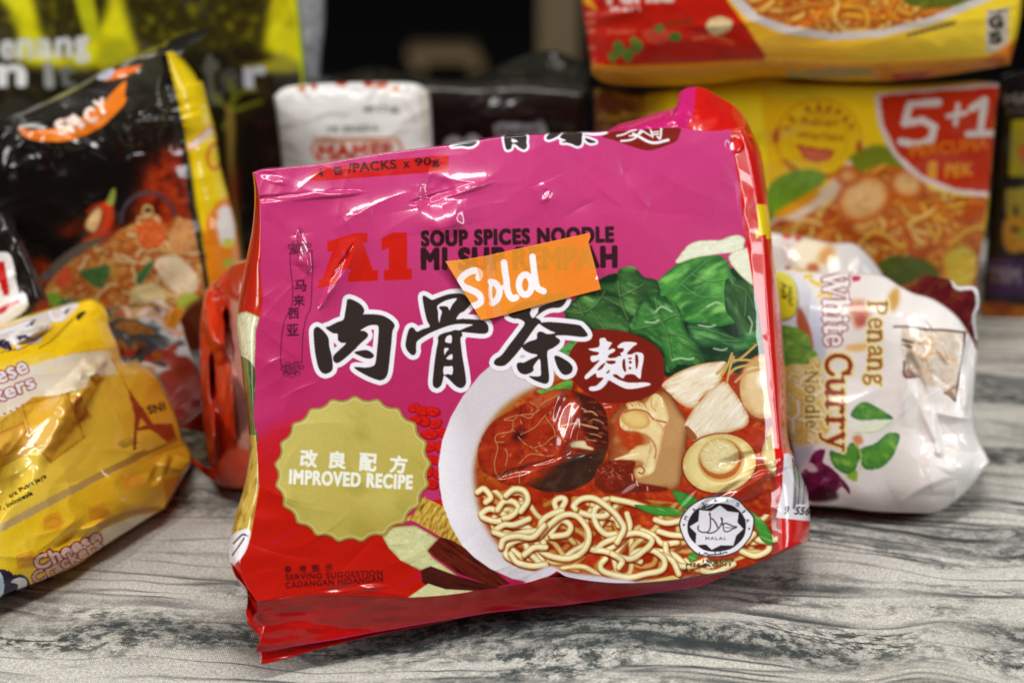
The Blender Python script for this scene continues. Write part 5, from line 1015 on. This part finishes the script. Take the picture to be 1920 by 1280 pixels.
# pale pouch behind it
S = Sheet(440, -160, 640, 640, 1, (176, 178, 180)); S.fill([(440,-160),(640,-160),(640,640),(440,640)], (178,180,184), smooth=False, tex=[(284,18,24,(126,130,138),.8,-.05,30),(285,8,10,(206,206,206),.5,-.2,0)]); S.stroke([(540,50),(575,48),(600,30),(612,6)], 3, (110,112,116)); S.stroke([(540,110),(575,100),(605,70)], 2, (120,120,122))
pl = plane_yaw(0, 1.345, 0, 4)
r = thing('pale_pouch', 'pale grey patterned pouch peeping out behind the lime pack', 'pouch', base_of(pl, 540, 560))
pillow('wrapper', pl, [(470,-130),(470,560)], [(470,-130),(596,-130)], [(596,-130),(600,0),(598,60),(592,120),(588,300),(588,560)], [(470,560),(588,560)], 9, .025, .05, 3.2, S, FILM_SOFT, bulge=.01, wr=film(.002, 50, 60, 286), parent=r, back=(150, 150, 150))

# ------------------------------------------------------------------ wide black pack and the little white snack pack
S = Sheet(440, 80, 1140, 640, 1, (26, 18, 18)); S.fill([(440,80),(1140,80),(1140,640),(440,640)], (24,14,15), smooth=False, grad=((780,150,(58,56,46)),(780,200,(22,11,13))), tex=[(290,70,30,(40,26,26),.6,0,0)])
S.fill([(926,236),(940,230),(1000,234),(1016,226),(1024,238),(1026,262),(930,262)], (128,126,132), smooth=False); S.text('Premium', (936,254), (1012,250), 14, (60,56,60), 1)
S.text('oo', (838,292), (902,288), 32, (170,164,172), 4); S.fill([(500,210),(512,200),(530,320),(520,330)], (70,22,18), soft=4); S.stroke([(900,210),(960,214),(1000,206)], 4, (60,50,48))
pl = plane_yaw(0, 1.275, 0, 4)
r = thing('wide_black_pack', 'wide black noodle pack with a crumpled top behind the pink pack', 'noodle pack', base_of(pl, 780, 580))
wr_k = film(.002, 70, 50, 292, .08)
pillow('wrapper', pl, [(470,178),(478,585)], [(470,178),(560,166),(650,164),(800,168),(900,176),(1000,174),(1085,182)], [(1085,182),(1092,240),(1090,300),(1082,585)], [(478,585),(1082,585)], dict(L=[(462,172),(468,588)], T=[(462,172),(560,154),(650,150),(800,152),(900,156),(1000,150),(1108,164)], R=[(1108,164),(1110,240),(1106,300),(1096,588)], B=[(468,588),(1096,588)]), .02, .06, 3, S, FILM_DARK, bulge=.006, wr=lambda x, y: wr_k(x, y) + crease(x, y, [(1078,180),(1080,260)], 12, .003), parent=r, back=(20, 14, 14))
SK2 = Sheet(440, 60, 1140, 200, 1, (34, 33, 26)); SK2.fill([(440,60),(1140,60),(1140,200),(440,200)], (34,33,26), smooth=False, tex=[(294,50,14,(64,62,40),.7,-.1,0),(295,20,10,(12,10,8),.8,0,0)])
flap('top_seal', pl, [(480,170),(560,160),(700,156),(800,158),(900,160),(1000,156),(1100,166)], [(500,150),(560,146),(640,138),(700,126),(760,138),(850,150),(900,136),(950,118),(1000,100),(1050,98),(1108,128)], -.012, -.045, 4, SK2, FILM_DARK, r, wr=film(.005, 44, 26, 296, .2), thick=.001)

S = Sheet(490, 140, 840, 640, 1.5, (214, 212, 210)); S.fill([(490,140),(840,140),(840,640),(490,640)], (232,231,230), smooth=False, grad=((660,170,(240,239,238)),(660,300,(220,219,219))))
for q in ([(514,190),(524,260),(534,340)], [(788,170),(796,240),(800,320)]): S.stroke(q, 3, (214,196,150), alpha=.8)
RB = (188, 58, 34)
S.fill(Z(400,0,2.56,[(462,712),(490,668),(520,660),(870,660),(890,668),(915,712),(890,760),(870,768),(520,775),(490,768)]), (196,98,44), smooth=False); S.fill(Z(400,0,2.56,[(476,713),(500,676),(870,668),(900,712),(876,758),(505,764)]), (226,214,206), smooth=False)
S.text('MAMEE', (598,297), (735,293), 23, RB, 2.4); S.stroke([(600,272),(666,266),(736,268)], 1.6, (206,120,60)); S.stroke([(600,301),(666,303),(736,297)], 1.4, (206,120,60))
S.text('MI SEGERA', (615,250), (710,246), 12, (150,156,150), 1.4); S.text('80g', (682,216), (750,212), 16, (150,148,146), 1); S.stroke([(596,222),(620,214),(650,216)], 7, (190,186,182), alpha=.7); S.stroke([(756,196),(772,210),(778,230)], 4, (206,202,198))
for x, y, w, c in ((566,166,9,(190,110,60)), (588,162,7,RB), (640,156,12,RB), (690,158,10,RB), (715,160,14,(200,80,50)), (742,166,8,(206,140,90))): S.fill([(x-w,y),(x,y-5),(x+w,y-2),(x+w*.5,y+6),(x-w*.4,y+5)], c, soft=1)
pl = plane_yaw(0, 1.195, 3, 6)
r = thing('snack_pack', 'small white snack pack with a red word in an orange frame, behind the pink pack', 'snack pack', base_of(pl, 670, 610))
pillow('wrapper', pl, [(520,184),(525,230),(532,290),(536,350),(545,615)], [(520,184),(540,172),(600,166),(700,163),(775,165),(798,176)], [(798,176),(803,200),(806,260),(808,330),(812,615)], [(545,615),(812,615)], (5,9,5,4), .012, .05, 2.5, S, FILM_SOFT, bulge=.008, wr=lambda x, y: film(.0012, 60, 40, 300)(x, y) + .0009 * np.clip((200 - y) / 30, 0, 1) * crumple(x / 34, y / 26, 301, 1), parent=r, back=(200, 198, 196))

# ------------------------------------------------------------------ two yellow curry packs, one on the other
def art_yellow_low():
    S = Sheet(1090, 130, 1900, 700, 1.3, (226, 178, 20)); Q = lambda q: Z(1050, 0, 2.207, q)
    S.fill([(1090,130),(1900,130),(1900,700),(1090,700)], (236,180,20), smooth=False, grad=((1430,240,(238,184,18)),(1700,160,(242,206,26))))
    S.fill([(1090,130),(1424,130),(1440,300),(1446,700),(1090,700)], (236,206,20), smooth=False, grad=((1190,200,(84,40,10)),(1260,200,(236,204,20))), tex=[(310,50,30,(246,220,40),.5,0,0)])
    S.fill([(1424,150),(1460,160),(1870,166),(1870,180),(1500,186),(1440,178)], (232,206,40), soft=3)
    t = np.linspace(0, 6.283, 60, endpoint=False); BR = (176, 92, 14)
    S.ell(1535, 262, 70, 66, (236,196,24)); S.fill(np.stack([1535+80*np.cos(t)+0*t, 262+76*np.sin(t)], 1), (230,180,22), smooth=False, alpha=.4)
    def ring_text(word, cx, cy, rx, ry, a0, a1, h):
        for i, ch in enumerate(word):
            a = math.radians(a0 + (a1-a0)*i/(len(word)-1)); c = np.array([cx+rx*math.cos(a), cy+ry*math.sin(a)]); d = np.array([-math.sin(a), math.cos(a)]) * (1 if a1 > a0 else -1); u = np.array([d[1], -d[0]])
            if ch != ' ': S.text(ch, c-d*4.5-u*h*.5, c+d*4.5-u*h*.5, h, BR, 1.2)
    S.stroke(np.stack([1535+80*np.cos(t), 262+76*np.sin(t)], 1), 3, BR, smooth=False, alpha=.55); S.stroke(np.stack([1535+54*np.cos(t), 262+51*np.sin(t)], 1), 2, BR, smooth=False, alpha=.5)
    ring_text('La Rempah', 1535, 264, 68, 62, 205, 335, 12); ring_text('Asli Malaysia', 1535, 262, 74, 70, 145, 35, 9)
    S.fill([(1448,258),(1458,238),(1462,250),(1456,272)], (190,70,20)); S.fill([(1612,262),(1618,280),(1608,296),(1604,280)], (190,70,20))
    S.text('Resipi', (1502,238), (1568,240), 17, BR, 1, slant=.2); S.text('Warisan', (1492,260), (1580,264), 14, BR, 1, slant=.2); S.stroke([(1535,205),(1522,214),(1535,220),(1548,213),(1535,205)], 2, BR)
    S.fill([(1490,270),(1530,277),(1568,282),(1556,299),(1534,306),(1508,298)], (186,62,30), smooth=False); S.fill([(1498,276),(1530,282),(1560,286),(1550,298),(1534,302),(1512,295)], (206,104,76), smooth=False)
    S.fill([(1430,400),(1445,345),(1490,320),(1540,322),(1540,350),(1480,390),(1440,420)], (110,150,30), tex=[(312,20,8,(70,110,20),.7,0,-40)]); S.fill([(1590,300),(1640,272),(1700,290),(1690,320),(1620,330)], (120,130,24), soft=3)
    S.fill([(1440,420),(1500,380),(1560,340),(1592,300),(1596,330),(1560,380),(1480,430)], (222,196,170)); S.fill([(1452,400),(1520,360),(1536,348),(1530,372),(1470,408)], (222,150,20))
    food = [(1440,440),(1500,410),(1560,372),(1610,330),(1650,308),(1690,318),(1740,350),(1800,368),(1850,372),(1845,420),(1838,560),(1830,680),(1440,680)]
    S.fill(food, (206,122,40), tex=[(313,46,36,(176,60,14),.8,-.05,0),(314,26,20,(232,176,90),.8,-.05,0)]); noodle_field(S, food, 240, 12, 12, cols=((222,170,60),(210,120,36),(228,190,100),(190,80,20)), rim=(150,56,12), span=50)
    for x, y, rx, ry, ro in ((1620,372,50,40,-30),(1700,345,30,26,20),(1590,330,20,14,0)): S.ell(x, y, rx+4, ry+4, (176,80,24), ro, soft=4); S.ell(x, y, rx, ry, (226,180,116), ro, soft=5, edge=((206,110,40),9), tex=[(int(x),16,12,(206,110,50),.6,-.15,0)])
    S.fill([(1640,500),(1680,478),(1740,490),(1760,520),(1700,545),(1640,540)], (76,86,22), soft=3); S.fill([(1770,480),(1800,460),(1826,470),(1820,540),(1780,540)], (206,186,60), soft=6, alpha=.8)
    arc = [(1640,180),(1648,235),(1676,292),(1724,336),(1790,362),(1862,370)]
    S.fill(spline(arc).tolist() + [(1900,370),(1900,150),(1640,176)], (220,200,196), smooth=False); S.fill([(1650,186),(1656,232),(1682,286),(1728,328),(1792,354),(1860,361),(1900,360),(1900,160),(1652,180)], (190,46,14), smooth=False)
    WG = (214, 204, 196)
    for q in ([(1760,192),(1706,196),(1696,232),(1730,226),(1752,238),(1746,262),(1722,272),(1690,266)], ): S.stroke(q, 14, WG, smooth=False)
    S.stroke([(1778,218),(1812,212)], 9, WG); S.stroke([(1796,196),(1792,234)], 9, WG); S.stroke([(1822,204),(1846,188),(1838,250)], 14, WG, smooth=False); S.stroke([(1814,252),(1862,250)], 11, WG)
    S.text('PERCUMA', (1708,295), (1852,280), 22, (214,110,30), 1.5, slant=.15); S.text('1', (1742,334), (1756,332), 28, (226,150,40), 2, slant=.1); S.text('PEK', (1772,332), (1822,328), 22, (222,140,36), 1.6, slant=.15)
    return S
pl = plane_yaw(.2, 1.17, -3, 3); S = art_yellow_low()
r = thing('yellow_curry_pack', 'yellow curry noodle pack reading 5+1, lower one of the stack at the right', 'noodle pack', base_of(pl, 1500, 640))
wr_y = film(.0016, 110, 70, 320, .03)
YF = folds(28, 22, (1430,160,1860,600), 120, 14, .0006)
pillow('wrapper', pl, [(1122,176),(1126,640)], [(1122,176),(1200,186),(1240,180),(1424,154),(1500,164),(1700,170),(1866,164)], [(1866,164),(1858,250),(1846,400),(1834,470),(1826,540),(1822,640)], [(1126,640),(1822,640)], (8,14,6,4), .02, .075, 3, S, FILM, bulge=.010, wr=lambda x, y: wr_y(x, y) + crease(x, y, [(1424,150),(1432,300),(1440,480)], 12, .003, True) + YF(x, y), parent=r, m=10, back=(210, 160, 20))

def art_yellow_top():
    S = Sheet(1070, -140, 1940, 190, 1.3, (228, 176, 20))
    S.fill([(1070,-140),(1940,-140),(1940,190),(1070,190)], (238,184,20), smooth=False, grad=((1500,60,(238,178,22)),(1800,60,(242,208,44))), tex=[(330,90,30,(236,196,60),.4,0,0)])
    S.fill([(1070,-140),(1340,-140),(1362,0),(1400,50),(1436,106),(1428,114),(1180,126),(1110,128),(1070,10)], (190,28,10), smooth=False, tex=[(331,60,40,(160,16,6),.5,0,0)])
    S.fill([(1070,-140),(1096,-140),(1098,0),(1112,130),(1070,130)], (186,30,10), smooth=False); S.fill([(1085,0),(1120,20),(1100,-10)], (226,150,20))
    bowl = [(1360,-10),(1400,36),(1470,64),(1560,76),(1650,71),(1750,45),(1880,-8),(1880,-140),(1330,-140)]
    S.fill(bowl, (214,206,200), smooth=False); inner = [(1385,-10),(1420,28),(1480,50),(1560,62),(1650,57),(1740,34),(1850,-12),(1850,-140),(1370,-140)]
    S.fill(inner, (206,110,30), smooth=False, tex=[(332,30,20,(170,60,10),.8,0,0)]); noodle_field(S, inner, 170, 13, 33, cols=((226,170,50),(220,140,40),(232,190,90)), rim=(160,64,14), span=60, smooth=False)
    S.fill([(1690,-20),(1760,-30),(1850,-40),(1820,0),(1760,16),(1700,8)], (90,100,24), tex=[(333,20,8,(140,150,50),.6,0,0)]); S.fill([(1700,64),(1790,40),(1792,46),(1702,70)], (96,76,50), smooth=False)
    WG = (222,196,186); S.text('Perisa', (1140,8), (1262,2), 34, WG, 3); S.text('Kari', (1146,22), (1200,19), 8, WG, 1); S.text('Pedas', (1140,64), (1190,62), 7, (206,90,60), .8)
    S.fill([(1328,40),(1350,32),(1372,40),(1366,58),(1340,66),(1326,56)], (222,200,150), tex=[(334,10,6,(180,140,80),.5,0,0)]); S.fill([(1205,60),(1235,52),(1260,66),(1240,84),(1212,76)], (196,70,50)); S.stroke([(1230,50),(1270,44),(1300,38)], 5, (90,60,24)); S.ell(1266,70,12,9,(70,110,40)); S.ell(1236,54,9,7,(80,120,50)); S.stroke([(1300,74),(1340,68),(1375,82)], 4, (196,110,40))
    for x, y, rr in ((1160,92,16),(1178,104,14),(1196,88,13),(1148,108,10),(1188,78,9)): S.ell(x, y, rr, rr*.7, (86,120,44), x, tex=[(int(x),8,6,(130,160,80),.5,0,0)])
    for y in (28,44,60,92,118): S.stroke([(1098,y),(1112,y-2)], 9, (206,150,130), alpha=.6)
    S.fill([(1850,20),(1892,14),(1890,96),(1848,100)], (196,186,170), smooth=False); S.text('G', (1858,54), (1880,52), 22, (50,44,36), 2.4); S.text('S', (1858,82), (1878,80), 20, (50,44,36), 2.4); S.stroke([(1854,24),(1888,20)], 3, (50,44,36))
    S.fill([(1070,118),(1180,124),(1430,114),(1600,120),(1760,112),(1940,100),(1940,190),(1070,190)], (214,140,22), smooth=False, tex=[(335,60,12,(170,110,14),.7,-.1,0)])
    S.fill([(1850,112),(1940,60),(1940,120),(1880,124)], (206,110,20), soft=4); S.fill([(1470,134),(1560,128),(1640,130),(1636,142),(1540,150),(1480,146)], (150,136,96), smooth=False); S.fill([(1670,138),(1750,134),(1720,150),(1680,152)], (170,40,14), smooth=False)
    return S
pl = plane_yaw(.2, 1.135, -2, 2); S = art_yellow_top()
r = thing('yellow_curry_pack', 'yellow and red curry noodle pack lying on top of the 5+1 pack', 'noodle pack', (.17, 1.16, .155))
pillow('wrapper', pl, [(1094,-120),(1098,0),(1116,126)], [(1094,-120),(1912,-120)], [(1912,-120),(1908,0),(1898,60),(1886,104)], [(1116,126),(1200,120),(1300,116),(1430,110),(1600,116),(1750,108),(1886,104)],
       dict(L=[(1086,-122),(1090,0),(1110,140)], T=[(1086,-122),(1920,-122)], R=[(1920,-122),(1917,0),(1908,64),(1893,122)], B=[(1110,140),(1140,158),(1220,162),(1320,160),(1440,146),(1600,154),(1740,146),(1893,122)]), .03, .085, 3, S, FILM_SOFT, bulge=.008, wr=film(.0016, 120, 50, 340, .04), parent=r, m=12, back=(200, 150, 20))

# ------------------------------------------------------------------ black tall pack, right edge
S = Sheet(1820, 110, 2020, 640, 1.3, (22, 14, 12)); S.fill([(1820,110),(2020,110),(2020,640),(1820,640)], (20,13,12), smooth=False)
S.text('MAMA', (1884,196), (1990,192), 18, (110,104,96), 1.6); S.text('INSTANT', (1890,214), (1985,211), 9, (96,80,70), 1); S.fill([(1898,226),(2010,222),(2010,332),(1892,330)], (150,136,24), smooth=False); S.fill([(1916,270),(1990,262),(1990,300),(1920,306)], (186,90,20))
S.text('PEDAS', (1892,402), (2010,398), 44, (150,130,30), 5); S.text('GURIH', (1886,470), (2010,466), 60, (176,120,26), 6); S.ell(1915,440,7,7,(120,140,30))
S.fill([(1848,482),(2010,492),(2010,562),(1846,556)], (54,22,66), smooth=False); S.text('TEM', (1852,528), (1912,530), 26, (120,104,116), 3);  S.stroke([(1850,490),(1900,492)], 4, (100,70,96)); S.stroke([(1846,542),(2000,548)], 4, (86,36,100))
S.fill([(1832,566),(1900,572),(2010,580),(2010,604),(1900,596),(1834,588)], (190,110,16), soft=3); S.fill([(1850,575),(1880,566),(1900,580),(1880,590)], (150,60,10), soft=2)
pl = plane_yaw(.3, 1.25, 2, 4)
r = thing('tall_black_pack', 'tall black noodle pack with yellow lettering and purple band, at the right edge', 'noodle pack', base_of(pl, 1900, 600))
pillow('wrapper', pl, [(1878,146),(1870,250),(1858,400),(1844,560),(1839,594)], [(1878,146),(1905,138),(2010,134)], [(2010,134),(2005,606)], [(1839,594),(1925,602),(2005,606)], 5, .014, .05, 3, S, FILM_DARK, bulge=.006, wr=film(.0012, 60, 60, 350), parent=r, back=(22, 14, 12))

# ------------------------------------------------------------------ white curry noodle bags, right
def art_white_curry():
    S = Sheet(1420, 480, 1890, 1000, 2, (214, 208, 204)); A = lambda q: Z(1430, 420, 4.74, q); B = lambda q: Z(1440, 680, 4.266, q); D = lambda q: Z(1640, 480, 4.571, q)
    S.fill([(1400,480),(1900,480),(1900,1000),(1400,1000)], (228,223,219), smooth=False, tex=[(360,90,70,(236,233,231),.6,0,0),(361,60,60,(214,203,195),.4,-.2,0)])
    # bowl, noodles, lettuce, onion, basil
    S.fill(A([(60,440),(260,450),(380,520),(480,700),(540,900),(560,1300),(520,1700),(400,2100),(100,2200),(-40,1000)]), (206,212,222), soft=3, grad=((1470,600,(226,228,234)),(1540,620,(188,198,216))))
    S.fill(A([(300,840),(330,740),(420,920),(450,1110),(420,1130),(330,960)]), (170,84,50), soft=2)
    nd = [(1430,700),(1470,680),(1530,665),(1545,720),(1560,790),(1530,830),(1480,830),(1440,800)]
    S.fill(nd, (222,206,150), soft=6); noodle_field(S, nd, 60, 8, 71, cols=((232,216,150),(226,196,96),(236,230,206)), rim=(190,160,90), span=40)
    S.fill(A([(150,930),(260,910),(330,930),(420,1010),(430,1090),(490,1160),(420,1200),(400,1250),(280,1240),(150,1260)]), (110,160,60), tex=[(362,22,14,(60,120,50),.8,0,30),(363,14,12,(176,206,110),.7,-.15,0)])
    S.fill(A([(60,460),(220,455),(290,540),(315,680),(290,800),(220,850),(120,860),(60,800)]), (96,96,60), soft=2); S.fill(A([(60,450),(215,445),(285,530),(305,670),(285,790),(215,836),(120,846),(60,800)]), (222,212,40)); S.text('Asli', A([(165,520)])[0], A([(170,660)])[0], 10, (110,100,20), 1, up=(1,.0)); S.text('Halal', A([(225,560)])[0], A([(232,720)])[0], 8, (130,120,30), .8, up=(1,0))
    S.fill(A([(760,700),(900,680),(960,800),(900,900),(830,930),(780,800)]), (196,120,80), soft=5); S.fill(A([(830,820),(900,800),(920,880),(850,900)]), (176,60,50), soft=3); S.fill(A([(740,1080),(900,1060),(980,1080),(860,1130),(760,1120)]), (222,176,100), soft=3); S.fill(A([(1120,640),(1200,560),(1210,700),(1150,780)]), (196,150,76), soft=4); S.fill(A([(800,460),(870,470),(860,500),(800,510)]), (190,40,80))
    for q in ([(430,500),(500,540),(540,480)], [(500,640),(560,600),(600,640)], [(380,470),(430,460)]): S.stroke(A(q), 8, (226,200,90))
    S.fill(B([(360,720),(420,690),(460,700),(440,790),(480,820),(520,850),(590,920),(650,1000),(650,1050),(590,990),(520,1060),(440,1100),(330,1100),(260,1060),(260,900),(310,830)]), (112,24,70), tex=[(364,14,18,(196,150,176),.8,-.2,-30),(365,20,16,(64,10,36),.8,0,0)])
    S.fill(B([(330,1040),(420,990),(520,1010),(560,1080),(440,1110),(340,1110)]), (60,12,30), soft=3); S.fill(B([(280,810),(350,800),(400,860),(330,870)]), (226,210,220), soft=1)
    GRN = ((84,146,50), (150,190,80), (46,110,54))
    for q, sd in (([(660,420),(700,350),(770,310),(850,340),(950,400),(1000,450),(850,455),(740,460)], 366), ([(740,690),(860,640),(960,560),(1050,570),(1040,650),(990,760),(900,840),(780,850),(745,790)], 367), ([(500,700),(590,720),(660,640),(720,660),(745,740),(720,800),(690,870),(630,890),(540,840),(500,770)], 368)):
        S.fill(B(q), GRN[0], edge=(GRN[2],5), tex=[(sd,30,16,GRN[1],.9,-.05,30),(sd+20,20,20,GRN[2],.7,-.1,0)])
    S.fill(B([(660,880),(710,860),(715,920),(700,950),(630,910)]), (140,176,50), soft=1); S.stroke(B([(690,640),(740,720),(740,850)]), 2.5, (190,200,110)); S.fill(B([(680,590),(740,580),(760,640),(700,650)]), (206,130,80), soft=2); S.fill(B([(670,480),(990,460),(900,540),(760,560),(690,540)]), (226,232,210), soft=2); S.stroke(B([(700,560),(860,550),(990,470)]), 1.5, (150,190,120))
    # lettering, reading downwards
    CR = (232, 222, 150); UP = (1, 0)
    serif(S, 'White', (1545.5,508), (1546,650), 44, UP, (236,232,232), outline=((140,50,40),2.6), bold=1.5)
    serif(S, 'Curry', (1549,659), (1551,846), 46, UP, (146,44,24), outline=(CR,4.5), bold=1.5)
    serif(S, 'Noodle', (1510,694), (1511,803), 24, UP, (120,84,44), outline=(CR,2.4), bold=.4)
    serif(S, 'Penang', (1628,563), (1628,724), 36, UP, (150,84,36), outline=(CR,3.2), bold=.4)
    # framed emblem on the wrinkled end
    FR = (92, 60, 44)
    S.fill(D([(230,610),(770,650),(740,900),(700,1200),(690,1240),(620,1180),(560,1120),(440,1130),(380,1040),(260,1030),(260,900),(220,780)]), (206,190,172), smooth=False, tex=[(369,20,16,(226,220,206),.8,0,30),(370,12,10,(176,146,120),.5,-.2,0)])
    for q in ([(165,605),(300,605),(430,628),(600,635),(780,655)], [(775,655),(760,800),(720,1050),(690,1235)], [(690,1240),(640,1190),(600,1170)], [(255,900),(258,1030),(370,1032)], [(240,720),(330,740)], [(240,760),(320,780)]): S.stroke(D(q), 4.5, FR)
    S.fill(D([(600,1170),(690,1100),(695,1235)]), (150,116,90), smooth=False); S.fill(D([(262,950),(360,1010),(365,1030),(262,1030)]), (150,116,96), smooth=False)
    for q in ([(340,790),(400,740),(480,690),(490,760),(490,830),(560,830),(640,880),(700,900)], [(350,830),(430,870),(460,950),(440,1000)], [(440,860),(500,830)]): S.stroke(D(q), 3.5, (214,166,104))
    for i in range(5): S.stroke(D([(230+i*8,800+i*30),(320+i*10,830+i*28),(420,880+i*22)]), 2, (176,170,140))
    S.stroke([(1505,948),(1560,952),(1640,960),(1720,964)], 4, (150,60,60)); S.stroke([(1762,962),(1810,926),(1860,868)], 2.5, (150,120,70))
    return S
pl = plane_base((1560, 955), .002, (1755, 962), .003, 36); S = art_white_curry()
r = thing('white_curry_pack', 'white curry noodle pack lying at the right with its lettering running downwards', 'noodle pack', base_of(pl, 1660, 955))
wr_w = film(.0011, 110, 110, 370, .02)
wc_f = folds(25, 15, (1660,560,1850,940), 170, 17, .0030); wc_f2 = folds(26, 8, (1500,520,1850,950), 220, 18, .0007); wc_g = glint(pl, [(1732,752,56,7,72), (1768,868,14,6,40), (1755,640,24,5,60), (1815,700,40,5,95), (1728,660,10,5,60)])
wr_wc = lambda x, y: wr_w(x, y) + wc_f(x, y) + wc_f2(x, y) + wc_g(x, y)
pillow('wrapper', pl, [(1440,507),(1450,600),(1470,750),(1490,850),(1505,944)], [(1440,507),(1540,515),(1600,516),(1650,519),(1686,540),(1712,553),(1750,565),(1790,594),(1816,632),(1828,660)], [(1828,660),(1823,705),(1820,800),(1850,866)], [(1505,944),(1581,948),(1640,956),(1717,958),(1758,955),(1804,922),(1850,866)], (3,4,6,5), .018, .06, 2, S, FILM_SOFT, bulge=.010, wr=wr_wc, parent=r, m=8, pw=5, back=(206, 200, 196))
SM = Sheet(1660, 490, 1860, 680, 2, (84, 16, 20)); SM.fill([(1660,490),(1860,490),(1860,680),(1660,680)], (82,14,20), smooth=False, tex=[(380,30,20,(120,34,34),.6,-.1,30),(381,20,30,(44,6,8),.6,-.1,0)])
SM.stroke([(1786,526),(1796,540),(1826,540),(1833,556),(1833,574),(1826,596),(1832,634)], 7, (222,216,216)); SM.stroke([(1690,547),(1712,556),(1750,568),(1790,597),(1818,635),(1832,662)], 4, (214,198,140))
flap('top_seal', pl, [(1680,540),(1712,556),(1750,568),(1790,597),(1818,635),(1831,662)], [(1694,534),(1712,527),(1734,516),(1760,519),(1784,525),(1795,535),(1826,536),(1836,553),(1836,575),(1829,595),(1834,640)], -.012, -.03, 3, SM, FILM_DARK, r, wr=film(.002, 26, 26, 382), thick=.0008)
S = Sheet(1420, 410, 1700, 840, 1.5, (200, 190, 182)); A = lambda q: Z(1430, 420, 4.74, q)
S.fill([(1420,410),(1700,410),(1700,840),(1420,840)], (204,198,194), smooth=False, grad=((1560,500,(204,196,188)),(1640,470,(190,188,190)))); S.fill(A([(260,240),(330,160),(480,150),(560,220),(560,330),(500,400),(340,400),(280,330)]), (222,208,178), soft=3); S.fill(A([(480,300),(600,180),(640,260),(560,360)]), (196,140,70), soft=5); S.fill(A([(400,360),(480,350),(500,420),(400,420)]), (170,90,40), soft=3)
S.fill(A([(170,90),(240,90),(260,120),(200,130)]), (190,50,60), soft=1); S.fill(A([(290,110),(350,120),(330,150),(290,150)]), (190,60,60), soft=1); S.fill(A([(200,380),(240,370),(260,420),(210,420)]), (140,40,24)); S.fill(A([(230,400),(400,410),(400,440),(240,440)]), (214,160,60), soft=2)
for i in range(6): S.stroke(A([(140+i*10,180+i*30),(200+i*8,170+i*32),(250+i*6,190+i*30)]), 3, (184,140,140), alpha=.7)
pl = plane_yaw(.15, 1.035, -6, 30)
r = thing('white_food_pack', 'white pack with a cream coloured food picture, behind the white curry pack', 'food pack', base_of(pl, 1550, 800))
pillow('wrapper', pl, [(1436,438),(1440,800)], [(1436,438),(1504,449),(1557,460),(1594,460),(1615,472),(1634,493),(1650,515)], [(1650,515),(1665,600),(1670,800)], [(1440,800),(1670,800)], 5, .014, .03, 3, S, FILM_SOFT, bulge=.008, wr=film(.002, 70, 50, 390), parent=r, back=(200, 194, 190))

# ------------------------------------------------------------------ dark room behind
tan = plain('tan_wood', (.62, .43, .22)); r = thing('wooden_stool', 'small tan wooden stool in the dark room behind the table', 'stool', (-.165, 5.0, -.70))
box('seat', -.245, -.085, 4.95, 5.05, -.672, -.645, tan, r); 
for x in (-.235, -.098): 
    for y in (4.955, 5.02): box('leg', x, x + .028, y, y + .025, -.70, -.673, tan, r)
pb = box('post', .036, .092, 2.9, 2.96, -.70, 1.2, plain('brown_post', (.20, .145, .075))); pb['label'] = 'plain brown wooden post in the dark behind the wide black pack'; pb['category'] = 'post'
